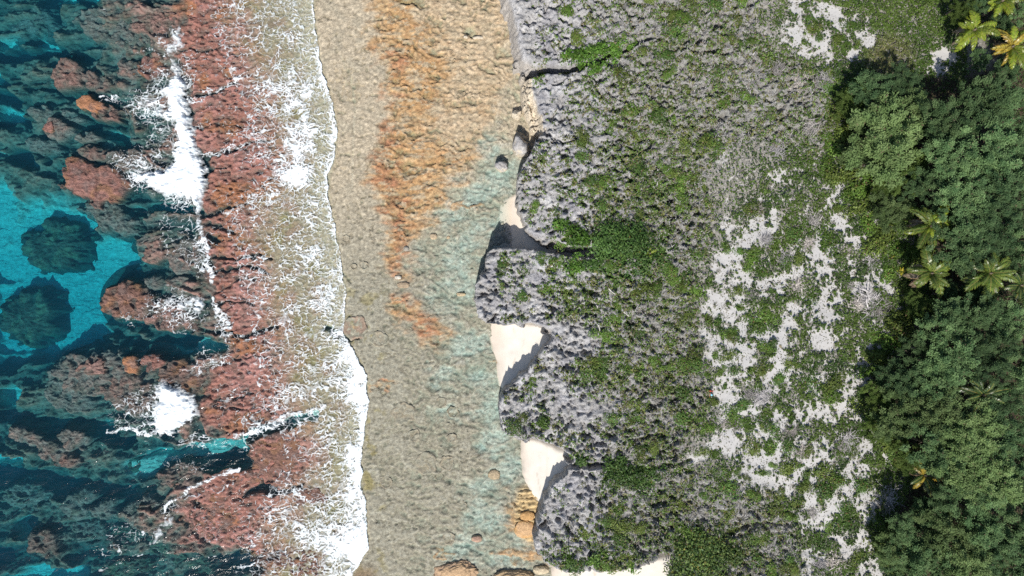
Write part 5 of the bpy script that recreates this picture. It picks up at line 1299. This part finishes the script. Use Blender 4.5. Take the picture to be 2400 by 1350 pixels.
TREE_KIND = {'d': ((.056, .112, .048), (.128, .206, .088)), 'm': ((.074, .142, .058), (.172, .262, .110)), 'l': ((.118, .190, .066), (.212, .292, .116)), 's': ((.065, .115, .028), (.135, .195, .050))}
CROWNS = {}
for kk in 'dmls':
    CROWNS[kk] = []
    for v in range(3 if kk in 'dm' else 2):
        me, lc_, lr = crown_mesh(2000 + ord(kk) * 10 + v, 1.0, 84 if kk != 'l' else 130, 170, TREE_KIND[kk], (.080, .092, .070)[v % 3])
        tv = [tube((0, 0, -1.45), (0, 0, .35), .055, .025, 7, .03)] + [tube((0, 0, -.35 + .1 * (i % 3)), c * np.array([.9, .9, .9]), .025, .008, 5, .03) for i, c in enumerate(lc_[:-1])]
        tm = raw_mesh('trunk', *join(tv), True, None, M_BARK)
        CROWNS[kk].append((me, tm))
TREES = [  # pixel, pixel, crown radius px, crown centre height above ground, kind
 (2085, 325, 88, 3.6, 'l'), (2030, 350, 50, 2.6, 'l'), (2130, 270, 50, 3.4, 'l'), (2003, 270, 40, 2.0, 's'), (2055, 205, 46, 3.0, 'd'), (2120, 195, 40, 3.0, 'd'), (2010, 225, 34, 1.8, 's'), (2120, 400, 44, 2.6, 's'), (2080, 420, 40, 1.8, 's'),
 (2225, 285, 60, 5.6, 'm'), (2300, 255, 62, 6.0, 'm'), (2372, 270, 60, 6.0, 'm'), (2240, 365, 62, 6.0, 'm'), (2320, 345, 66, 6.6, 'm'), (2392, 360, 58, 6.2, 'd'), (2262, 440, 62, 6.0, 'm'), (2340, 440, 62, 6.4, 'd'), (2402, 455, 50, 6.0, 'm'), (2200, 440, 50, 4.6, 'm'),
 (2270, 520, 58, 6.0, 'm'), (2340, 530, 62, 6.4, 'd'), (2402, 560, 54, 6.0, 'm'), (2240, 575, 56, 5.2, 'm'), (2305, 590, 48, 5.6, 'd'), (2088, 492, 46, 2.2, 'l'), (2145, 440, 42, 3.0, 'd'), (2205, 505, 38, 4.0, 'd'),
 (2195, 768, 54, 5.2, 'm'), (2252, 745, 52, 5.6, 'm'), (2312, 762, 60, 6.0, 'm'), (2382, 762, 54, 6.0, 'm'), (2230, 832, 62, 5.8, 'm'), (2310, 840, 62, 6.2, 'd'), (2388, 850, 56, 6.2, 'm'), (2092, 870, 44, 3.2, 'd'), (2140, 898, 50, 4.4, 'd'), (2062, 925, 42, 2.8, 's'), (2195, 905, 52, 5.0, 'm'), (2165, 820, 44, 4.4, 'm'),
 (2118, 970, 58, 4.4, 'l'), (2195, 975, 62, 5.4, 'l'), (2350, 960, 56, 6.0, 'd'), (2280, 1010, 64, 6.0, 'l'), (2190, 1045, 62, 5.6, 'm'), (2372, 1050, 62, 6.2, 'd'), (2255, 1085, 66, 6.0, 'l'), (2330, 1120, 66, 6.4, 'l'), (2240, 1165, 60, 5.6, 'm'), (2395, 1150, 54, 6.2, 'd'), (2185, 1195, 44, 3.6, 'd'),
 (2300, 1210, 66, 6.2, 'm'), (2375, 1232, 62, 6.4, 'm'), (2225, 1250, 62, 5.4, 'l'), (2140, 1245, 56, 4.4, 'm'), (2110, 1292, 46, 3.6, 'l'), (2182, 1310, 62, 5.0, 'm'), (2262, 1320, 66, 6.0, 'l'), (2340, 1310, 60, 6.4, 'd'), (2398, 1322, 54, 6.4, 'm'), (2080, 1010, 40, 2.8, 's'), (2130, 1060, 40, 3.4, 's'),
 (2120, 1345, 46, 3.6, 'm'), (2252, 12, 36, 3.4, 's'), (2402, 30, 38, 4.6, 'm'), (2335, 60, 34, 3.0, 'd'), (2300, -14, 40, 3.6, 'd'), (2350, 180, 34, 3.0, 'd'), (2290, 150, 26, 1.8, 'd'), (2160, 720, 34, 2.6, 's'), (2215, 690, 30, 3.0, 'd'), (2300, 690, 40, 4.2, 'd'), (2385, 610, 40, 5.0, 'd')]
KW = {'d': 'dark feathery tree', 'm': 'mid-green feathery tree', 'l': 'pale green feathery tree', 's': 'low bushy green tree'}
def tree_area(px, py):
    if py < 185: return 'the top right corner thicket'
    if px < 2165 and py < 520: return "the wood's rounded upper bulge"
    if py < 640: return 'the dense block above the right-hand palms'
    if py < 720: return 'the dark gap among the palms'
    if py < 925: return 'the block below the palm gap'
    if px < 2165: return "the wood's lower seaward fringe"
    return "the wood's big lower block"
area_n = {}
for i in sorted(range(len(TREES)), key=lambda i: TREES[i][1]):
    px, py, r, h, kd = TREES[i]
    ak = (tree_area(px, py), kd); area_n.setdefault(ak, []).append(i)
tree_label = {}
for (ar, kd), lst in area_n.items():
    for k, i in enumerate(lst):
        tree_label[i] = f'{KW[kd]} in {ar}' if len(lst) == 1 else f'{KW[kd]}, {ORDW[k]} from the top in {ar}'
for i, (px, py, r, h, kd) in enumerate(TREES):
    x, y = U(px, py, 5.4 + h)
    R = r / 16 * (100 - 5.4 - h) / 100 * 1.02
    zg = float(ground_z(x, y))
    me, tm = CROWNS[kd][i % len(CROWNS[kd])]
    root = empty('tree', (x, y, zg), RNG.uniform(0, 6.28))
    tag(root, tree_label[i], 'tree', 'feathery trees of the wood')
    cz = max(.5, h - .35 * R)
    c_ = put('crown', me, root, (0, 0, cz)); c_.scale = (R, R * RNG.uniform(.9, 1.1), R * .78)
    t_ = put('trunk', tm, root, (0, 0, cz)); t_.scale = (R, R, max(cz / 1.4, R * .5))

# bright bushes where the wood thins out towards the sand
FRINGE = [(1948, 335, 20), (1955, 285, 20), (1940, 385, 22), (1965, 420, 22), (1990, 450, 22), (2010, 480, 24), (1975, 215, 20), (2050, 580, 24), (2090, 640, 24), (1975, 310, 26), (1968, 355, 24), (1985, 400, 28), (2020, 440, 28), (2055, 462, 24), (2040, 520, 26), (2075, 545, 28), (2110, 590, 24), (2130, 690, 26), (2140, 730, 28), (2118, 770, 26), (2085, 800, 28), (2060, 835, 26), (2035, 870, 24), (2030, 960, 24), (2045, 985, 22), (2085, 1030, 26), (2100, 1065, 24), (2120, 1090, 22),
          (2070, 1235, 22), (2075, 1270, 26), (2090, 1310, 26), (2100, 1340, 22), (2000, 195, 22), (1985, 250, 24), (2150, 590, 24), (2160, 610, 20), (2120, 520, 24), (2100, 745, 24), (2060, 790, 20)]
FR_ = []
for k, (px, py, r) in enumerate(FRINGE):
    x, y = U(px, py, 6.0); R = r / 16.9 * 1.15
    o = put('shrub', SHRUB_MESH[(0, 2, 3, 5, 6, 8)[k % 6]], None, (x, y, float(ground_z(x, y)) - .03))
    o.rotation_euler = (0, 0, RNG.uniform(0, 6.28)); o.scale = (R, R * RNG.uniform(.8, 1.15), R * RNG.uniform(.9, 1.3))
    tag(o, "bright green bush along the wood's " + ('upper' if py < 480 else 'middle' if py < 900 else 'lower') + ' seaward edge', 'shrub', 'bushes fringing the wood'); FR_.append((o, px, py))
single_out(FR_)

# undergrowth beneath the wood
rng = np.random.default_rng(2500)
n_try = 46000
px_ = rng.uniform(1950, 2420, n_try); py_ = rng.uniform(-20, 1370, n_try)
cx_, cy_ = U(px_, py_, 5.5)
ok = (S_for(cx_, cy_) > .2) & (S_sandy(cx_, cy_) < .5) & (rng.random(n_try) < .35 + .6 * sst(-.1, .3, fbm(cx_ * .3, cy_ * .3, 2501, 3)))
cx_, cy_ = cx_[ok], cy_[ok]; n = len(cx_)
V, F = leaf_quads(np.stack([cx_, cy_, ground_z(cx_, cy_) + .08 + .9 * rng.random(n) * np.clip(fbm(cx_ * .4, cy_ * .4, 2505, 3) + .4, 0, 1)], 1), np.tile([0, 0, 1.], (n, 1)), .17 * rng.uniform(.6, 1.4, n), .5, rng, .6)
o = put('undergrowth', raw_mesh('undergrowth', V, F, False, tint_leaves(n, rng, (.028, .06, .015), (.065, .105, .028), .25, (.16, .12, .09), .06), M_LEAF))
tag(o, 'dark green undergrowth on the floor of the wood', 'undergrowth', None, 'stuff')

# ---------------------------------------------------------------- palms
def frond_mesh(seed, L=3.1, droop=.9, w=.55, col=((.10, .16, .022), (.17, .22, .035)), brown=False):
    """arched rib along +x with two rows of hanging leaflets"""
    g = np.random.default_rng(seed)
    n = 30
    t = np.linspace(0.0, 1, 40)
    cx = L * t * (1 - .10 * t ** 2 * droop); cz = L * (.38 * t - .62 * droop * t ** 2.2); cy = .12 * L * np.sin(t * 2.2) * g.uniform(-1, 1)
    curve = np.stack([cx, cy, cz], 1)
    V, F, Cc = [], [], []
    k = 0
    tan_ = np.gradient(curve, axis=0); tan_ /= np.linalg.norm(tan_, axis=1, keepdims=True)
    sidev = np.cross(tan_, [0, 0, 1.]); sidev /= np.linalg.norm(sidev, axis=1, keepdims=True); upv = np.cross(sidev, tan_)
    a, b = np.array(col[0]), np.array(col[1])
    for i in range(n):
        tt = .12 + .88 * i / (n - 1); j = min(int(tt * 39), 39)
        p = curve[j]; ln = w * (math.sin(math.pi * min(1, (.16 + tt * .86))) ** .6 + .12) * g.uniform(.85, 1.1)
        for s in (-1, 1):
            d = sidev[j] * s * .86 + tan_[j] * (.35 + .5 * tt) + upv[j] * (.18 - .30 * g.random()); d /= np.linalg.norm(d)
            wd = tan_[j] * .066 * (1.1 - .3 * tt)
            m = p + d * ln * .55 + upv[j] * .03; e = p + d * ln - np.array([0, 0, .32 * ln * g.uniform(.5, 1.3)])
            V += [p - wd * .6, p + wd * .6, m + wd, m - wd, e + wd * .25, e - wd * .25]
            F += [[k, k + 1, k + 2, k + 3], [k + 3, k + 2, k + 4, k + 5]]
            q = (a + (b - a) * g.random()) * g.uniform(.85, 1.15); q2 = q * np.array([1.35, 1.1, .9])
            Cc += [q, q, q, q, q2, q2]; k += 6
    lw = np.linspace(.05, .012, 40)
    for j in range(39):
        V += [curve[j] - sidev[j] * lw[j] + upv[j] * .02, curve[j] + sidev[j] * lw[j] + upv[j] * .02, curve[j + 1] + sidev[j + 1] * lw[j + 1] + upv[j + 1] * .02, curve[j + 1] - sidev[j + 1] * lw[j + 1] + upv[j + 1] * .02]
        F.append([k, k + 1, k + 2, k + 3]); cc = np.array((.24, .22, .06)) if not brown else np.array((.24, .17, .10)); Cc += [cc] * 4; k += 4
    return raw_mesh('frond', np.array(V), np.array(F), False, np.clip(np.array(Cc), .01, .8), M_FROND)
FR = {'y': [frond_mesh(3000 + i, 3.0, .75 + .12 * i, .58, ((.13, .21, .022), (.235, .285, .03))) for i in range(4)], 'g': [frond_mesh(3010 + i, 3.0, .75 + .12 * i, .56, ((.065, .12, .022), (.14, .19, .035))) for i in range(4)],
      'k': [frond_mesh(3020 + i, 3.0, .7 + .12 * i, .5, ((.03, .065, .02), (.07, .11, .03))) for i in range(3)], 'o': [frond_mesh(3030 + i, 2.9, 1.0 + .1 * i, .45, ((.28, .24, .03), (.38, .28, .05))) for i in range(2)],
      'b': [frond_mesh(3040 + i, 2.7, 1.25, .4, ((.20, .15, .10), (.30, .24, .18)), True) for i in range(2)]}
def ptrunk(h, lean):
    P, i_ = [], []
    parts = []
    pts = [np.array([lean[0] * (t ** 1.6), lean[1] * (t ** 1.6), h * t]) for t in np.linspace(0, 1, 9)]
    for a, b in zip(pts[:-1], pts[1:]):
        r0 = .20 - .09 * a[2] / h
        parts.append(tube(a, b, r0 * 1.06, r0 * .93, 9))
    return raw_mesh('trunk', *join(parts), True, None, M_BARK)
PALMS = [(2280, 72, 47, 4.2, 'y', 12, 2, 'bright yellow-green palm at the top right, left of its yellow-fringed neighbour'), (2366, 112, 52, 4.5, 'yo', 15, 2, 'palm with golden yellow lower fronds at the right border near the top'), (2345, 4, 42, 4.0, 'yk', 12, 1, 'palm cut by the top edge near the right corner'),
 (2180, 530, 56, 4.6, 'gy', 16, 2, 'upper of the two palms that stand at the seaward edge of the wood'), (2182, 640, 58, 4.4, 'g', 18, 5, 'lower of the two palms at the edge, with withered brown fronds on its left'), (2318, 640, 60, 5.6, 'g', 16, 1, 'feathery palm in the dark gap, right of the two edge palms'),
 (2388, 668, 52, 5.4, 'k', 14, 0, 'dim palm cut by the right border beside the dark gap'), (2268, 705, 46, 3.2, 'k', 12, 0, 'shaded palm in the dark gap under the feathery one'), (2302, 925, 58, 5.8, 'k', 14, 0, 'shaded dark palm deep in the middle of the wood'), (2165, 1112, 42, 3.6, 'ok', 11, 2, 'drooping palm with orange-tipped fronds at the lower edge of the wood'),
 (1525, 592, 17, 1.6, 'y', 8, 0, 'tiny yellow palm on the rock beside the dense gully bushes')]
for k, (px, py, r, h, kinds, nf, nbr, label) in enumerate(PALMS):
    x, y = U(px, py, 5.3 + h)
    R = r / 16 * (94.7 - h) / 100 / 2.55
    lean = (RNG.uniform(-.5, .2), RNG.uniform(-.4, .4)) if h > 3 else (0, 0)
    x0, y0 = x - lean[0], y - lean[1]
    zg = float(ground_z(x0, y0))
    root = empty('palm_tree', (x0, y0, zg))
    tag(root, label, 'palm tree', 'palms of the wood' if k < 10 else None)
    put('trunk', ptrunk(h, lean), root)
    pal_s = RNG.uniform(.85, 1.15)
    nf += 4 if nf > 9 else 0
    for i in range(nf + nbr):
        if i >= nf:
            me = FR['b'][i % 2]; az = math.radians(150 + 25 * (i - nf) + RNG.uniform(-10, 10)); tilt = .35
        else:
            kd = kinds[0] if (len(kinds) == 1 or (i * 7) % nf > nf * .42) else kinds[1]
            me = FR[kd][i % len(FR[kd])]; az = i * 2.39996 + k * 1.3 + RNG.uniform(-.45, .45); tilt = -.75 + 1.05 * (i / nf)
        f = put('frond', me, root, (lean[0], lean[1], h))
        f.rotation_euler = (RNG.uniform(-.3, .3), tilt, az); s = R * RNG.uniform(.70, 1.12) * (.72 if tilt < -.5 else 1); f.scale = (s, s, s)
    hm = raw_mesh('crown_shaft', *join([tube((0, 0, -.35), (0, 0, .25), .13, .17, 9), tube((0, 0, .25), (0, 0, .7), .17, .03, 9)]), True, None, M_BARK)
    put('crown_shaft', hm, root, (lean[0], lean[1], h))
# yellow star-shaped plants on the green mat beside the palms
rng = np.random.default_rng(3300)
def star_mesh():
    V, F = [], []
    for i in range(16):
        a = i * .39 + rng.uniform(-.1, .1); e = rng.uniform(.2, .9); L = rng.uniform(.5, .8)
        d = np.array([math.cos(a) * math.cos(e), math.sin(a) * math.cos(e), math.sin(e)]); s = np.array([-math.sin(a), math.cos(a), 0]) * .06
        k = len(V); V += [-s * .5, s * .5, d * L * .6 + s, d * L * .6 - s, d * L + s * .1 - np.array([0, 0, .1]), d * L - s * .1 - np.array([0, 0, .1])]
        F += [[k, k + 1, k + 2, k + 3], [k + 3, k + 2, k + 4, k + 5]]
    return raw_mesh('spiky_plant', np.array(V), np.array(F), False, np.tile(np.array((.36, .30, .03)), (len(V), 1)) * rng.uniform(.7, 1.1, (len(V), 1)), M_LEAF)
sm = star_mesh()
for (px, py, s, label) in [(2111, 636, 1.0, 'yellow spiky plant left of the lower edge palm'), (2091, 606, .75, 'smaller yellow spiky plant on the green mat between the two edge palms')]:
    x, y = U(px, py, 5.5); o = put('spiky_plant', sm, None, (x, y, float(ground_z(x, y)) + .15)); o.scale = (s, s, s); tag(o, label, 'plant')

# ---------------------------------------------------------------- the person
def skin_body(name, verts, edges, radii, mat, parent, root=0, sub=2):
    me = bpy.data.meshes.new(name); me.from_pydata(verts, edges, []); me.update()
    o = put(name, me, parent)
    m = o.modifiers.new('skin', 'SKIN'); m.use_smooth_shade = True
    sv = me.skin_vertices[0].data
    for i, r in enumerate(radii):
        sv[i].radius = (r, r) if not isinstance(r, tuple) else r
        sv[i].use_root = (i == root)
    s = o.modifiers.new('sub', 'SUBSURF'); s.levels = sub; s.render_levels = sub
    me.materials.append(mat)
    return o
M_SKIN = plain_mat('skin', (.36, .20, .13), .55, .06, 12, .002)
M_RED = plain_mat('red_cloth', (.50, .035, .035), .85, .12, 14, .01, .1)
M_DARK = plain_mat('dark_cloth', (.02, .024, .035), .85, .12, 14, .01, .1)
M_HAIR = plain_mat('hair', (.02, .014, .01), .6, .2, 20, .01)
M_CYAN = plain_mat('pale_blue_cloth', (.22, .52, .66), .8, .1, 10, .01, .1)
M_YEL = plain_mat('yellow_rubber', (.72, .55, .03), .5, .1, 10, .005)
M_WHITE = plain_mat('white_rubber', (.78, .77, .74), .5, .05, 10, .005)
hx, hy = U(1667.5, 917, 5.9)
hz = float(ground_z(hx, hy))
pr = empty('person', (hx, hy, hz)); tag(pr, 'person in red top and dark shorts sitting on the sand with legs stretched out', 'person')
# sitting upright, legs forward towards -y; hips at the origin
bv = [(0, .02, .13), (0, .05, .30), (0, .06, .47), (0, .05, .58), (0, .03, .70), (0, .01, .80),      # pelvis, waist, chest, neck base, neck top/head, crown
      (.19, .05, .54), (.27, .02, .33), (.22, -.18, .20), (-.19, .05, .54), (-.27, .02, .33), (-.22, -.18, .20),
      (.10, -.02, .11), (.12, -.40, .24), (.13, -.76, .07), (-.10, -.02, .11), (-.12, -.40, .22), (-.13, -.76, .07), (.14, -.84, .13), (-.14, -.84, .13)]
be = [(0, 1), (1, 2), (2, 3), (3, 4), (4, 5), (2, 6), (6, 7), (7, 8), (2, 9), (9, 10), (10, 11), (0, 12), (12, 13), (13, 14), (0, 15), (15, 16), (16, 17), (14, 18), (17, 19)]
br = [.13, .125, .14, .055, .095, .085, .06, .047, .036, .06, .047, .036, .095, .066, .045, .095, .066, .045, .04, .04]
body = skin_body('body', bv, be, br, M_SKIN, pr)
skin_body('shirt', [bv[0][:2] + (.2,), bv[1], bv[2], bv[3][:2] + (.55,), bv[6], (.25, .03, .40), bv[9], (-.25, .03, .40)], [(0, 1), (1, 2), (2, 3), (2, 4), (4, 5), (2, 6), (6, 7)], [.155, .15, .165, .075, .08, .075, .08, .075], M_RED, pr)
skin_body('shorts', [(0, .03, .12), (0, .03, .22), (.105, -.05, .12), (.12, -.34, .225), (-.105, -.05, .12), (-.12, -.34, .205)], [(0, 1), (0, 2), (2, 3), (0, 4), (4, 5)], [.15, .15, .115, .09, .115, .09], M_DARK, pr)
skin_body('hair', [(0, .06, .70), (0, .055, .78), (0, .03, .835)], [(0, 1), (1, 2)], [.075, .10, .085], M_HAIR, pr)
for s in (-1, 1):
    for i in range(4):                                                              # fingers
        fx = s * (.205 + .013 * i)
        skin_body('finger', [(fx, -.20, .185), (fx + s * .004, -.235 - .006 * (i in (1, 2)), .165), (fx, -.262 - .008 * (i in (1, 2)), .14)], [(0, 1), (1, 2)], [.0095, .0085, .007], M_SKIN, pr, 0, 1)
    skin_body('thumb', [(s * .20, -.185, .19), (s * .182, -.21, .178), (s * .176, -.236, .165)], [(0, 1), (1, 2)], [.011, .010, .008], M_SKIN, pr, 0, 1)
    skin_body('sandal', [(s * .135, -.80, .055), (s * .145, -.86, .12), (s * .15, -.875, .22)], [(0, 1), (1, 2)], [(.05, .03), (.052, .028), (.045, .024)], M_WHITE if s > 0 else M_YEL, pr, 0, 1)
import bmesh
def blob(name, loc, sc, mat, seed):
    me = bpy.data.meshes.new(name); bm = bmesh.new(); bmesh.ops.create_icosphere(bm, subdivisions=3, radius=1.0)
    for v in bm.verts:
        n = float(fbm(np.array([v.co.x * 1.5 + seed]), np.array([v.co.y * 1.5 + v.co.z]), seed, 3)[0]); v.co = Vector((v.co.x * sc[0], v.co.y * sc[1], max(v.co.z, -.5) * sc[2])) * (1 + .25 * n)
    bm.to_mesh(me); bm.free(); me.materials.append(mat)
    for p in me.polygons: p.use_smooth = True
    return put(name, me, None, loc)
tb = blob('towel', (hx + .03, hy - .52, hz + .40), (.13, .16, .05), M_CYAN, 41)
tag(tb, 'crumpled pale blue towel lying across the shins of the seated person', 'towel')
